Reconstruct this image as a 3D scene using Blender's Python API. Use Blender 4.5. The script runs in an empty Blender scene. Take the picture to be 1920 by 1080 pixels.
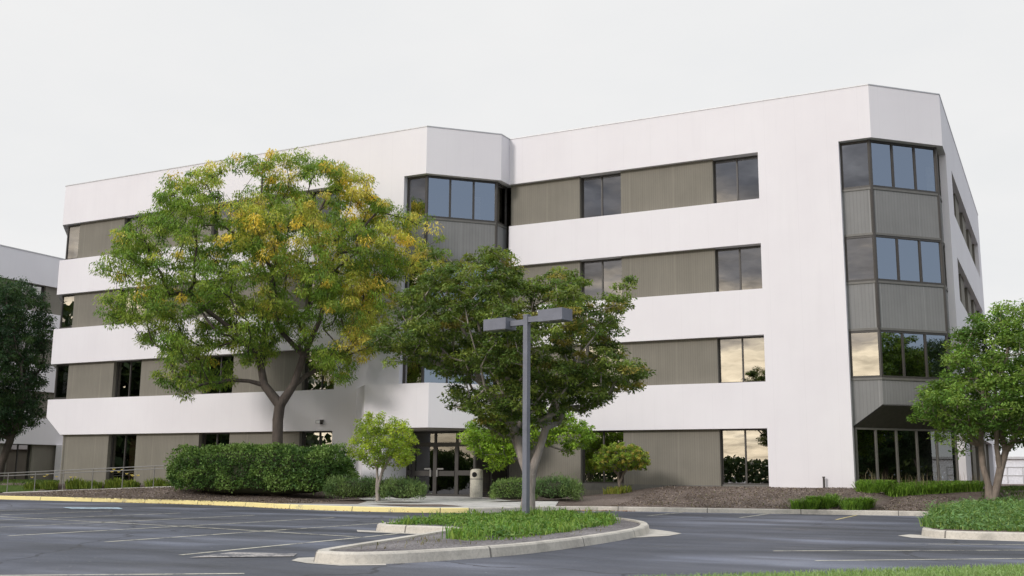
import bpy, math, random
import numpy as np
from mathutils import Matrix, Vector, noise
from mathutils.geometry import delaunay_2d_cdt

R = math.radians
SC = bpy.context.scene
COL = SC.collection

# ------------------------------------------------------------------ camera
cam_d = bpy.data.cameras.new('camera'); cam = bpy.data.objects.new('camera', cam_d); COL.objects.link(cam)
SC.camera = cam
cam_d.sensor_width = 36; cam_d.lens = 1985.3 / 1920 * 36; cam_d.clip_end = 2000; cam_d.clip_start = .1
yaw, pitch, roll = R(27.183), R(10.068), R(.448)
_r = Vector((math.cos(yaw), math.sin(yaw), 0)); _f0 = Vector((-math.sin(yaw), math.cos(yaw), 0))
_f = _f0 * math.cos(pitch) + Vector((0, 0, 1)) * math.sin(pitch)
_u = _f0 * -math.sin(pitch) + Vector((0, 0, 1)) * math.cos(pitch)
_r2 = _r * math.cos(roll) + _u * math.sin(roll); _u2 = _u * math.cos(roll) - _r * math.sin(roll)
cam.matrix_world = Matrix(((_r2.x, _u2.x, -_f.x, 0), (_r2.y, _u2.y, -_f.y, 0), (_r2.z, _u2.z, -_f.z, 1.15), (0, 0, 0, 1)))

# ------------------------------------------------------------------ sky and sun
SUN_AZ = (-.34, -.94); SUN_EL = R(27)
W = bpy.data.worlds.new('World'); SC.world = W; W.use_nodes = True
nt = W.node_tree; nt.nodes.clear()
def N(tree, t, **kw):
    n = tree.nodes.new(t)
    for k, v in kw.items():
        if k in n.inputs.keys(): n.inputs[k].default_value = v
        else: setattr(n, k, v)
    return n
def L(tree, a, b): tree.links.new(a, b)
def mathn(tree, op, a, b=None, clamp=False):
    n = tree.nodes.new('ShaderNodeMath'); n.operation = op; n.use_clamp = clamp
    for i, v in enumerate((a, b)):
        if v is None: continue
        if isinstance(v, (int, float)): n.inputs[i].default_value = v
        else: tree.links.new(v, n.inputs[i])
    return n.outputs[0]
def ramp(tree, fac, stops):
    n = tree.nodes.new('ShaderNodeValToRGB'); tree.links.new(fac, n.inputs[0])
    el = n.color_ramp.elements
    while len(el) < len(stops): el.new(.5)
    for e, (p, c) in zip(el, stops):
        e.position = p; e.color = (*c, 1) if not isinstance(c, (int, float)) else (c, c, c, 1)
    return n.outputs[0]
def mixc(tree, fac, a, b, mode='MIX'):
    n = tree.nodes.new('ShaderNodeMix'); n.data_type = 'RGBA'; n.blend_type = mode
    for i, v in ((0, fac), (6, a), (7, b)):
        if isinstance(v, (int, float)): n.inputs[i].default_value = v
        elif isinstance(v, tuple): n.inputs[i].default_value = (*v, 1) if len(v) == 3 else v
        else: tree.links.new(v, n.inputs[i])
    return n.outputs[2]
sky = N(nt, 'ShaderNodeTexSky'); sky.sky_type = 'NISHITA'; sky.sun_disc = False
sky.sun_elevation = SUN_EL; sky.sun_rotation = math.atan2(SUN_AZ[0], SUN_AZ[1])
skyc = mixc(nt, 1.0, sky.outputs[0], (1.0, 1.0, 1.0), 'MULTIPLY')
tc = N(nt, 'ShaderNodeTexCoord'); sep = N(nt, 'ShaderNodeSeparateXYZ'); L(nt, tc.outputs['Generated'], sep.inputs[0])
dx, dy, dz = sep.outputs
# cloud texture on a flat layer above the viewer
den = mathn(nt, 'ADD', mathn(nt, 'MAXIMUM', dz, 0.0), .12)
cmb = N(nt, 'ShaderNodeCombineXYZ')
L(nt, mathn(nt, 'DIVIDE', dx, den), cmb.inputs[0]); L(nt, mathn(nt, 'DIVIDE', dy, den), cmb.inputs[1])
nz = N(nt, 'ShaderNodeTexNoise', Scale=1.7, Detail=6.0, Roughness=.55); L(nt, cmb.outputs[0], nz.inputs['Vector'])
cl = nz.outputs[0]
# evening cloud bank behind the camera: cream low down, grey higher up (values are over a strength of 0.1)
el = mathn(nt, 'ADD', dz, mathn(nt, 'MULTIPLY', mathn(nt, 'SUBTRACT', cl, .5), .52))
nz2 = N(nt, 'ShaderNodeTexNoise', Scale=4.5, Detail=5.0, Roughness=.6); L(nt, cmb.outputs[0], nz2.inputs['Vector'])
bank = ramp(nt, el, [(0.0, (20, 17, 12.5)), (.09, (23, 20, 15)), (.15, (11, 9.8, 8.2)), (.20, (5.2, 5.0, 5.0)), (.27, (2.6, 2.75, 3.2)), (.40, (8.0, 8.3, 9.0)), (.7, (14, 14.4, 15.2))])
bank = mixc(nt, 1.0, bank, ramp(nt, nz2.outputs[0], [(.34, .62), (.5, 1.0), (.66, 1.25)]), 'MULTIPLY')
# thin bright overcast in front and overhead
veil = ramp(nt, cl, [(.3, (8.25, 8.35, 8.45)), (.7, (8.75, 8.75, 8.75))])
front = mathn(nt, 'ADD', mathn(nt, 'MULTIPLY', dy, 1.6), .55, clamp=True)
# clear blue gap towards +x
blu = mathn(nt, 'MULTIPLY', mathn(nt, 'ADD', mathn(nt, 'MULTIPLY', dx, 2.6), -1.0, clamp=True),
            mathn(nt, 'ADD', mathn(nt, 'MULTIPLY', dz, -2.5), 1.7, clamp=True))
blu = mathn(nt, 'MULTIPLY', blu, mathn(nt, 'SUBTRACT', 1.0, mathn(nt, 'MULTIPLY', mathn(nt, 'SUBTRACT', dy, .05, clamp=True), 8.0, clamp=True)))
zen = mathn(nt, 'MULTIPLY', mathn(nt, 'SUBTRACT', dz, .55, clamp=True), 4.0, clamp=True)
c1 = mixc(nt, front, bank, veil)
c2 = mixc(nt, zen, c1, (14.5, 14.9, 15.6))
clearb = mixc(nt, .6, skyc, (5.9, 7.4, 10.2))
c3 = mixc(nt, blu, c2, clearb)
bg = N(nt, 'ShaderNodeBackground', Strength=.1); L(nt, c3, bg.inputs[0])
wo = N(nt, 'ShaderNodeOutputWorld'); L(nt, bg.outputs[0], wo.inputs[0])

sl = bpy.data.lights.new('sun', 'SUN'); sl.energy = 1.9; sl.angle = R(11); sl.color = (1.0, .94, .915)
so = bpy.data.objects.new('sun', sl); COL.objects.link(so)
sd = Vector((SUN_AZ[0] * math.cos(SUN_EL), SUN_AZ[1] * math.cos(SUN_EL), math.sin(SUN_EL)))
so.rotation_euler = sd.to_track_quat('Z', 'Y').to_euler(); so.location = (-30, -30, 40)
SC.view_settings.view_transform = 'Standard'; SC.view_settings.look = 'None'
SC.view_settings.exposure = 0; SC.view_settings.gamma = 1

# ------------------------------------------------------------------ materials
def new_mat(name):
    m = bpy.data.materials.new(name); m.use_nodes = True; t = m.node_tree; t.nodes.clear()
    o = t.nodes.new('ShaderNodeOutputMaterial'); p = t.nodes.new('ShaderNodeBsdfPrincipled')
    t.links.new(p.outputs[0], o.inputs[0]); return m, t, p, o
def noise_n(t, vec, scale, detail=5.0, rough=.55, sc=None):
    n = N(t, 'ShaderNodeTexNoise', Scale=scale, Detail=detail, Roughness=rough)
    if sc:
        mp = t.nodes.new('ShaderNodeMapping'); mp.inputs['Scale'].default_value = sc
        t.links.new(vec, mp.inputs[0]); vec = mp.outputs[0]
    t.links.new(vec, n.inputs['Vector']); return n.outputs[0]
def bump(t, p, h, strength, dist):
    b = N(t, 'ShaderNodeBump', Strength=strength, Distance=dist); t.links.new(h, b.inputs['Height'])
    t.links.new(b.outputs[0], p.inputs['Normal'])
def simple(name, c, rough=.6, metal=0, var=.12, scale=6.0, spec=.4, bumps=.0):
    m, t, p, o = new_mat(name)
    g = N(t, 'ShaderNodeTexCoord').outputs['Object']
    nn = noise_n(t, g, scale)
    a = tuple(max(0, x * (1 - var)) for x in c); b = tuple(min(1, x * (1 + var)) for x in c)
    t.links.new(ramp(t, nn, [(.3, a), (.7, b)]), p.inputs['Base Color'])
    p.inputs['Roughness'].default_value = rough; p.inputs['Metallic'].default_value = metal
    p.inputs['Specular IOR Level'].default_value = spec
    if bumps: bump(t, p, noise_n(t, g, scale * 8), bumps, .01)
    return m
def stucco():
    m, t, p, o = new_mat('white_stucco')
    tcn = N(t, 'ShaderNodeTexCoord'); g = tcn.outputs['Object']; uv = tcn.outputs['UV']
    big = noise_n(t, g, .35, 4); streak = noise_n(t, uv, 1.0, 5, .6, (3.0, .22, 1)); fine = noise_n(t, g, 40, 3)
    c = ramp(t, big, [(.3, (.715, .69, .70)), (.7, (.755, .735, .742))])
    s = ramp(t, streak, [(.30, .93), (.5, 1.0)])
    c = mixc(t, .28, c, mixc(t, 1.0, c, s, 'MULTIPLY'))
    # grid of shallow board joints
    sp = N(t, 'ShaderNodeSeparateXYZ'); t.links.new(uv, sp.inputs[0])
    fu = mathn(t, 'FRACT', mathn(t, 'DIVIDE', sp.outputs[0], 1.22)); line = mathn(t, 'LESS_THAN', fu, .012)
    c = mixc(t, mathn(t, 'MULTIPLY', line, .10), c, (.4, .38, .38))
    t.links.new(c, p.inputs['Base Color']); p.inputs['Roughness'].default_value = .85; p.inputs['Specular IOR Level'].default_value = .2
    bump(t, p, fine, .25, .01); return m
def siding(name, c, period, depth=.35):
    m, t, p, o = new_mat(name)
    tcn = N(t, 'ShaderNodeTexCoord'); uv = tcn.outputs['UV']
    sp = N(t, 'ShaderNodeSeparateXYZ'); t.links.new(uv, sp.inputs[0])
    fr = mathn(t, 'FRACT', mathn(t, 'DIVIDE', sp.outputs[0], period))
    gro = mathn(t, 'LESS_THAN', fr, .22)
    big = noise_n(t, uv, .8, 4); st = noise_n(t, uv, 1.0, 4, .6, (6, .4, 1))
    base = ramp(t, big, [(.3, tuple(x * .93 for x in c)), (.7, tuple(x * 1.06 for x in c))])
    base = mixc(t, .35, base, mixc(t, 1.0, base, ramp(t, st, [(.3, .8), (.6, 1.05)]), 'MULTIPLY'))
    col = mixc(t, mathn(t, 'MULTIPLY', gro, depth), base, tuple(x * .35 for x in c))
    panel = mathn(t, 'LESS_THAN', mathn(t, 'FRACT', mathn(t, 'DIVIDE', sp.outputs[0], 1.96)), .012)
    col = mixc(t, mathn(t, 'MULTIPLY', panel, .35), col, tuple(min(1, x * 1.7) for x in c))
    t.links.new(col, p.inputs['Base Color']); p.inputs['Roughness'].default_value = .75; p.inputs['Specular IOR Level'].default_value = .25
    bump(t, p, mathn(t, 'SUBTRACT', 1.0, gro), .35, .012); return m
def glass(name, tint, refl, fac):
    m = bpy.data.materials.new(name); m.use_nodes = True; t = m.node_tree; t.nodes.clear()
    o = t.nodes.new('ShaderNodeOutputMaterial'); tr = N(t, 'ShaderNodeBsdfTransparent'); tr.inputs[0].default_value = (*tint, 1)
    gl = N(t, 'ShaderNodeBsdfGlossy', Roughness=.006); gl.inputs[0].default_value = (*refl, 1)
    g = N(t, 'ShaderNodeTexCoord').outputs['Object']
    b = N(t, 'ShaderNodeBump', Strength=.05, Distance=.02); t.links.new(noise_n(t, g, .9, 2), b.inputs['Height']); t.links.new(b.outputs[0], gl.inputs['Normal'])
    fr = N(t, 'ShaderNodeFresnel', IOR=1.5)
    f = mathn(t, 'ADD', mathn(t, 'MULTIPLY', fr.outputs[0], .6), fac, clamp=True)
    mx = t.nodes.new('ShaderNodeMixShader'); t.links.new(f, mx.inputs[0]); t.links.new(tr.outputs[0], mx.inputs[1]); t.links.new(gl.outputs[0], mx.inputs[2])
    t.links.new(mx.outputs[0], o.inputs[0]); return m
def leafmat(name, transl=.35, rough=.5):
    m, t, p, o = new_mat(name)
    a = N(t, 'ShaderNodeAttribute', attribute_name='Col')
    t.links.new(a.outputs['Color'], p.inputs['Base Color']); p.inputs['Roughness'].default_value = rough; p.inputs['Specular IOR Level'].default_value = .18
    tl = N(t, 'ShaderNodeBsdfTranslucent'); t.links.new(mixc(t, 1.0, a.outputs['Color'], (1.3, 1.25, .7), 'MULTIPLY'), tl.inputs[0])
    mx = t.nodes.new('ShaderNodeMixShader'); mx.inputs[0].default_value = transl
    t.links.new(p.outputs[0], mx.inputs[1]); t.links.new(tl.outputs[0], mx.inputs[2]); t.links.new(mx.outputs[0], o.inputs[0]); return m
def bark(name, c):
    m, t, p, o = new_mat(name)
    g = N(t, 'ShaderNodeTexCoord').outputs['Object']
    a = noise_n(t, g, 9, 6, .65, (1, 1, .25)); b = noise_n(t, g, 1.6, 3)
    col = ramp(t, a, [(.32, tuple(x * .5 for x in c)), (.52, c), (.72, tuple(x * 1.45 for x in c))])
    col = mixc(t, .4, col, ramp(t, b, [(.35, tuple(x * .6 for x in c)), (.65, tuple(x * 1.3 for x in c))]))
    t.links.new(col, p.inputs['Base Color']); p.inputs['Roughness'].default_value = .9; bump(t, p, a, .9, .03); return m
def asphalt():
    m, t, p, o = new_mat('asphalt')
    g = N(t, 'ShaderNodeTexCoord').outputs['Object']
    big = noise_n(t, g, .16, 5, .6, (1, .45, 1)); mid = noise_n(t, g, .9, 6, .65, (.35, 1.3, 1)); fine = noise_n(t, g, 26, 4, .8); grit = noise_n(t, g, 130, 2, .8)
    c = ramp(t, big, [(.38, (.026, .033, .052)), (.5, (.054, .063, .088)), (.62, (.108, .114, .138))])  # blue cast is mirrored sky, put into the base colour
    sw = noise_n(t, g, .30, 5, .55, (.55, 1.5, 1))
    c = mixc(t, .40, c, ramp(t, mid, [(.36, (.020, .026, .040)), (.5, (.056, .064, .088)), (.66, (.140, .146, .170))]))
    c = mixc(t, .30, c, ramp(t, fine, [(.35, (.018, .02, .026)), (.62, (.13, .13, .14))]))
    c = mixc(t, 1.0, c, ramp(t, sw, [(.33, .40), (.45, .80), (.53, 1.05), (.60, 1.6), (.68, 2.3)]), 'MULTIPLY')
    # light grit and gravel specks
    vo = N(t, 'ShaderNodeTexVoronoi', Scale=3.3); t.links.new(g, vo.inputs['Vector'])
    sp = mathn(t, 'LESS_THAN', vo.outputs['Distance'], .055)
    keep = mathn(t, 'GREATER_THAN', noise_n(t, g, .35, 3), .52)
    c = mixc(t, mathn(t, 'MULTIPLY', mathn(t, 'MULTIPLY', sp, keep), .55), c, (.42, .41, .38))
    # hairline cracks
    wp = N(t, 'ShaderNodeTexVoronoi', Scale=.19, feature='DISTANCE_TO_EDGE')
    wv = t.nodes.new('ShaderNodeVectorMath'); wv.operation = 'ADD'; t.links.new(g, wv.inputs[0])
    nv = N(t, 'ShaderNodeTexNoise', Scale=.8, Detail=4.0); t.links.new(g, nv.inputs['Vector']); t.links.new(nv.outputs['Color'], wv.inputs[1]); t.links.new(wv.outputs[0], wp.inputs['Vector'])
    ck = mathn(t, 'LESS_THAN', wp.outputs['Distance'], .0055)
    c = mixc(t, mathn(t, 'MULTIPLY', ck, .7), c, (.015, .015, .018))
    t.links.new(c, p.inputs['Base Color']); p.inputs['Specular IOR Level'].default_value = .45
    t.links.new(ramp(t, mid, [(.3, .55), (.7, .85)]), p.inputs['Roughness'])
    bump(t, p, grit, .5, .006); return m
def paint(name, c, under, keep=.45):
    m, t, p, o = new_mat(name)
    g = N(t, 'ShaderNodeTexCoord').outputs['Object']
    a = noise_n(t, g, 2.3, 6, .7); b = noise_n(t, g, 30, 3, .8)
    f = mathn(t, 'ADD', mathn(t, 'MULTIPLY', a, .6), mathn(t, 'MULTIPLY', b, .4))
    f = ramp(t, f, [(keep - .06, 0.0), (keep + .05, 1.0)])
    t.links.new(mixc(t, f, under, c), p.inputs['Base Color']); p.inputs['Roughness'].default_value = .75; return m
def concrete(name, c, joint=3.0, paintc=None):
    m, t, p, o = new_mat(name)
    tcn = N(t, 'ShaderNodeTexCoord'); g = tcn.outputs['Object']; uv = tcn.outputs['UV']
    a = noise_n(t, g, 1.3, 6, .65); b = noise_n(t, g, 22, 4, .75)
    col = ramp(t, a, [(.3, tuple(x * .66 for x in c)), (.5, c), (.72, tuple(min(1, x * 1.16) for x in c))])
    col = mixc(t, .35, col, mixc(t, 1.0, col, ramp(t, b, [(.32, .45), (.55, 1.1)]), 'MULTIPLY'))
    if paintc:
        f = ramp(t, mathn(t, 'ADD', mathn(t, 'MULTIPLY', a, .5), mathn(t, 'MULTIPLY', b, .5)), [(.385, 0.0), (.44, 1.0)])
        col = mixc(t, f, col, mixc(t, ramp(t, noise_n(t, g, .7, 4), [(.4, 0.0), (.65, .5)]), paintc, tuple(x * .8 for x in paintc)))
    if joint:
        sp = N(t, 'ShaderNodeSeparateXYZ'); t.links.new(uv, sp.inputs[0])
        ln = mathn(t, 'LESS_THAN', mathn(t, 'FRACT', mathn(t, 'DIVIDE', sp.outputs[0], joint)), .012)
        col = mixc(t, mathn(t, 'MULTIPLY', ln, .75), col, (.06, .055, .05))
    t.links.new(col, p.inputs['Base Color']); p.inputs['Roughness'].default_value = .88; bump(t, p, b, .5, .01); return m
def ground_mat(name, lo, mid, hi, s1=14, s2=60):
    m, t, p, o = new_mat(name)
    g = N(t, 'ShaderNodeTexCoord').outputs['Object']
    a = noise_n(t, g, s1, 6, .75); b = noise_n(t, g, .7, 4); vo = N(t, 'ShaderNodeTexVoronoi', Scale=s2); t.links.new(g, vo.inputs['Vector'])
    c = ramp(t, a, [(.32, lo), (.5, mid), (.7, hi)])
    c = mixc(t, .45, c, ramp(t, b, [(.35, lo), (.65, hi)]))
    c = mixc(t, .5, c, mixc(t, 1.0, c, ramp(t, N_sepr(t, vo.outputs['Color']), [(0.0, .35), (1.0, 1.7)]), 'MULTIPLY'))
    t.links.new(c, p.inputs['Base Color']); p.inputs['Roughness'].default_value = .95; p.inputs['Specular IOR Level'].default_value = .1
    bump(t, p, a, 1.0, .04); return m
def N_sepr(t, c):
    s = t.nodes.new('ShaderNodeSeparateColor'); t.links.new(c, s.inputs[0]); return s.outputs[0]

M = dict(
    stucco=stucco(), sid=siding('ribbed_siding', (.205, .190, .155), .098, .20), sid2=siding('ribbed_spandrel', (.222, .222, .214), .135, .17),  # spandrel grey has the sky's bluish light mixed into its colour
    frame=simple('bronze_frame', (.055, .050, .044), .45, 0, .1), rail=simple('light_frame', (.14, .135, .12), .5, 0, .1),
    glass=glass('tinted_glass', (.30, .31, .31), (1, .98, .96), .33), doorglass=glass('door_glass', (.28, .27, .26), (1, .98, .96), .11),
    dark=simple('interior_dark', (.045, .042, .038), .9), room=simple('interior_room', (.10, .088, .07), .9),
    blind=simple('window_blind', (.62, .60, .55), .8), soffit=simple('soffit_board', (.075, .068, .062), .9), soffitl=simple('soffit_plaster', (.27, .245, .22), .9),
    coping=simple('metal_coping', (.50, .50, .50), .5, .3), metal=simple('grey_pole_paint', (.165, .172, .20), .5, .15, .12, 3),
    galv=simple('galvanised', (.24, .235, .22), .5, .5), white=simple('white_paint', (.75, .75, .73), .6), lens=simple('lamp_lens', (.22, .22, .2), .25),
    asphalt=asphalt(), line=paint('faded_line', (.58, .55, .44), (.075, .078, .09), .47), lineb=paint('faded_blue', (.42, .55, .62), (.07, .08, .095), .5),
    liney=paint('faded_yellow_line', (.55, .46, .20), (.075, .075, .08), .44),
    kerb=concrete('kerb_concrete', (.50, .465, .40)), kerby=concrete('kerb_yellow', (.42, .38, .31), 3.0, (.80, .68, .30)), walk=concrete('walk_concrete', (.50, .485, .45), 1.5),
    pan=concrete('gutter_concrete', (.46, .43, .375), 0), patch=paint('worn_patch', (.42, .39, .36), (.07, .072, .085), .5),
    mulch=ground_mat('mulch', (.07, .055, .046), (.155, .122, .102), (.27, .22, .19)), gravel=ground_mat('gravel', (.09, .08, .08), (.19, .175, .175), (.33, .31, .30), 22, 34),
    lawn=ground_mat('lawn_soil', (.03, .05, .012), (.07, .115, .025), (.12, .17, .045), 9, 30),
    leaf=leafmat('leaf'), leafd=leafmat('leaf_dense', .2), grass=leafmat('grass_blade', .3, .6),
    bark_d=bark('bark_dark', (.085, .068, .055)), bark_l=bark('bark_light', (.32, .28, .245)), bark_m=bark('bark_mid', (.22, .18, .145)),
    binm=concrete('aggregate_bin', (.62, .58, .49), 0), hole=simple('bin_hole', (.01, .01, .01), .9), petal=leafmat('petal', .3), stem=simple('inner_shade', (.03, .035, .015), .95),  # stem key: near-black colour of the bush cores, painted inner shade
    wood=simple('brown_curtain', (.30, .17, .08), .85), pole=simple('timber_pole', (.10, .075, .055), .9), farw=simple('pale_cladding', (.72, .72, .74), .8))

# ------------------------------------------------------------------ mesh helpers
def tag(o, label=None, cat=None, group=None, kind=None):
    if label: o['label'] = label
    if cat: o['category'] = cat
    if group: o['group'] = group
    if kind: o['kind'] = kind
    return o
def empty(name, loc=(0, 0, 0), rz=0, **k):
    o = bpy.data.objects.new(name, None); o.location = loc; o.rotation_euler = (0, 0, rz); o.empty_display_size = .3; COL.objects.link(o); return tag(o, **k)
def autouv(me):
    uv = me.uv_layers.new(name='UVMap').data
    for p in me.polygons:
        n = p.normal
        if abs(n.z) > .85: t = Vector((1, 0, 0)); b = Vector((0, 1, 0))
        else:
            t = Vector((-n.y, n.x, 0)).normalized(); b = Vector((0, 0, 1))
        for li in p.loop_indices:
            v = me.vertices[me.loops[li].vertex_index].co; uv[li].uv = (v.dot(t), v.dot(b))
def link(name, me, mat, parent=None, **k):
    me.materials.append(mat); o = bpy.data.objects.new(name, me); COL.objects.link(o); o.parent = parent; return tag(o, **k)
class MB:
    def __init__(s): s.v = []; s.f = []
    def add(s, vs, fs):
        b = len(s.v); s.v += [tuple(v) for v in vs]; s.f += [tuple(b + i for i in f) for f in fs]; return s
    def prism(s, poly, z0, z1):                     # poly counter-clockwise, z0/z1 numbers or lists
        n = len(poly); a = z0 if isinstance(z0, (list, tuple)) else [z0] * n; b = z1 if isinstance(z1, (list, tuple)) else [z1] * n
        vs = [(x, y, a[i]) for i, (x, y) in enumerate(poly)] + [(x, y, b[i]) for i, (x, y) in enumerate(poly)]
        fs = [tuple(range(n))[::-1], tuple(range(n, 2 * n))] + [(i, (i + 1) % n, n + (i + 1) % n, n + i) for i in range(n)]
        return s.add(vs, fs)
    def obox(s, o, t, n, s0, s1, d0, d1, z0, z1):   # along t from s0..s1, along outward n from d0..d1
        P = lambda a, d: (o[0] + t[0] * a + n[0] * d, o[1] + t[1] * a + n[1] * d)
        q = [P(s0, d1), P(s1, d1), P(s1, d0), P(s0, d0)]
        ar = sum(q[i][0] * q[(i + 1) % 4][1] - q[(i + 1) % 4][0] * q[i][1] for i in range(4))
        return s.prism(q if ar > 0 else q[::-1], z0, z1)
    def box(s, x0, x1, y0, y1, z0, z1): return s.prism([(x0, y0), (x1, y0), (x1, y1), (x0, y1)], z0, z1)
    def tube(s, a, b, ra, rb, n=8, cap=True):
        a = Vector(a); b = Vector(b); d = (b - a).normalized(); u = d.orthogonal().normalized(); w = d.cross(u)
        vs = [a + (u * math.cos(6.2832 * i / n) + w * math.sin(6.2832 * i / n)) * ra for i in range(n)] + [b + (u * math.cos(6.2832 * i / n) + w * math.sin(6.2832 * i / n)) * rb for i in range(n)]
        fs = [(i, (i + 1) % n, n + (i + 1) % n, n + i) for i in range(n)]
        if cap: fs += [tuple(range(n))[::-1], tuple(range(n, 2 * n))]
        return s.add(vs, fs)
    def lathe(s, prof, c=(0, 0), n=24):
        vs = []; fs = []
        for r, z in prof: vs += [(c[0] + r * math.cos(6.28319 * i / n), c[1] + r * math.sin(6.28319 * i / n), z) for i in range(n)]
        for k in range(len(prof) - 1): fs += [(k * n + i, k * n + (i + 1) % n, (k + 1) * n + (i + 1) % n, (k + 1) * n + i) for i in range(n)]
        fs += [tuple(range(n))[::-1], tuple(range((len(prof) - 1) * n, len(prof) * n))]
        return s.add(vs, fs)
    def build(s, name, mat, parent=None, smooth=False, **k):
        me = bpy.data.meshes.new(name); me.from_pydata(s.v, [], s.f); me.update(); autouv(me)
        if smooth: me.polygons.foreach_set('use_smooth', [True] * len(me.polygons))
        o = link(name, me, mat, parent, **k)
        if smooth == 'auto':
            pass
        return o
def offset(pts, d, closed=False):
    out = []; n = len(pts); P = [Vector(p) for p in pts]
    for i in range(n):
        a = P[i - 1] if (i > 0 or closed) else None; b = P[(i + 1) % n] if (i < n - 1 or closed) else None
        nn = []
        if a is not None: e = (P[i] - a).normalized(); nn.append(Vector((-e.y, e.x)))
        if b is not None: e = (b - P[i]).normalized(); nn.append(Vector((-e.y, e.x)))
        if len(nn) == 1: m = nn[0]
        else:
            m = (nn[0] + nn[1]); m = m.normalized(); m = m / max(.35, m.dot(nn[0]))
        out.append(tuple(P[i] + m * d))
    return out
def ribbon(mb, pts, d0, d1, z0, z1, closed=False):
    A = offset(pts, d0, closed); B = offset(pts, d1, closed); n = len(pts)
    Z0 = z0 if isinstance(z0, list) else [z0] * n; Z1 = z1 if isinstance(z1, list) else [z1] * n
    vs = [(*A[i], Z0[i]) for i in range(n)] + [(*A[i], Z1[i]) for i in range(n)] + [(*B[i], Z0[i]) for i in range(n)] + [(*B[i], Z1[i]) for i in range(n)]
    fs = []
    for i in range(n if closed else n - 1):
        j = (i + 1) % n
        fs += [(i, j, n + j, n + i), (n + i, n + j, 3 * n + j, 3 * n + i), (2 * n + j, 2 * n + i, 3 * n + i, 3 * n + j), (j, i, 2 * n + i, 2 * n + j)]
    if not closed: fs += [(0, n, 3 * n, 2 * n), (n - 1, 2 * n + n - 1, 4 * n - 1, 2 * n - 1)]
    return mb.add(vs, fs)
def smoothline(pts, closed=False, k=6):
    P = [Vector(p) for p in pts]; n = len(P); out = []
    for i in range(n if closed else n - 1):
        p0 = P[(i - 1) % n] if (closed or i > 0) else P[0]; p1 = P[i]; p2 = P[(i + 1) % n]; p3 = P[(i + 2) % n] if (closed or i < n - 2) else P[n - 1]
        for s in range(k):
            t = s / k
            out.append(tuple(.5 * ((2 * p1) + (p2 - p0) * t + (2 * p0 - 5 * p1 + 4 * p2 - p3) * t * t + (3 * p1 - p0 - 3 * p2 + p3) * t ** 3)))
    if not closed: out.append(tuple(P[-1]))
    return out
def inside(poly, x, y):
    x = np.asarray(x, float); y = np.asarray(y, float); r = np.zeros(x.shape, bool); n = len(poly)
    for i in range(n):
        x0, y0 = poly[i]; x1, y1 = poly[(i + 1) % n]
        if y0 == y1: continue
        c = ((y0 > y) != (y1 > y)) & (x < (x1 - x0) * (y - y0) / (y1 - y0) + x0); r ^= c
    return r
def edgedist(poly, x, y):
    x = np.asarray(x, float); y = np.asarray(y, float); d = np.full(x.shape, 1e9); n = len(poly)
    for i in range(n):
        x0, y0 = poly[i]; x1, y1 = poly[(i + 1) % n]; ex, ey = x1 - x0, y1 - y0; l2 = ex * ex + ey * ey + 1e-12
        t = np.clip(((x - x0) * ex + (y - y0) * ey) / l2, 0, 1); d = np.minimum(d, np.hypot(x - x0 - t * ex, y - y0 - t * ey))
    return d
def sheet(name, boundary, hf, sp, mat, parent=None, **k):
    xs = [p[0] for p in boundary]; ys = [p[1] for p in boundary]
    gx, gy = np.meshgrid(np.arange(min(xs), max(xs), sp), np.arange(min(ys), max(ys), sp)); gx = gx.ravel(); gy = gy.ravel()
    ok = inside(boundary, gx, gy); gx = gx[ok]; gy = gy[ok]; ok = edgedist(boundary, gx, gy) > sp * .3; gx = gx[ok]; gy = gy[ok]
    n = len(boundary); vc = [Vector(p) for p in boundary] + [Vector((a, b)) for a, b in zip(gx, gy)]
    r = delaunay_2d_cdt(vc, [(i, (i + 1) % n) for i in range(n)], [], 1, 1e-5)
    me = bpy.data.meshes.new(name); me.from_pydata([(v.x, v.y, hf(v.x, v.y)) for v in r[0]], [], [tuple(f) for f in r[2]]); me.update(); autouv(me)
    me.polygons.foreach_set('use_smooth', [True] * len(me.polygons))
    return link(name, me, mat, parent, **k)
def quads(name, V, mat, parent=None, col=None, nv=4, **k):          # V: (n, nv, 3)
    n = len(V); me = bpy.data.meshes.new(name); me.vertices.add(n * nv); me.vertices.foreach_set('co', np.asarray(V, np.float32).ravel())
    me.loops.add(n * nv); me.loops.foreach_set('vertex_index', np.arange(n * nv, dtype=np.int32)); me.polygons.add(n)
    me.polygons.foreach_set('loop_start', np.arange(0, n * nv, nv, dtype=np.int32)); me.update(calc_edges=True)
    if col is not None:
        a = me.attributes.new('Col', 'FLOAT_COLOR', 'FACE'); c = np.ones((n, 4), np.float32); c[:, :3] = np.clip(col, 0, 1); a.data.foreach_set('color', c.ravel())
    return link(name, me, mat, parent, **k)
def unit(a): return a / (np.linalg.norm(a, axis=-1, keepdims=True) + 1e-9)
def leaf_quads(rng, c, d, nrm, Lh, Wd):
    d = unit(d); w = unit(np.cross(d, nrm)); Lh = Lh[:, None]; Wd = Wd[:, None]
    return np.stack([c - d * Lh * .5, c + w * Wd * .5 - d * Lh * .05, c + d * Lh * .5, c - w * Wd * .5 - d * Lh * .05], 1)

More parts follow.
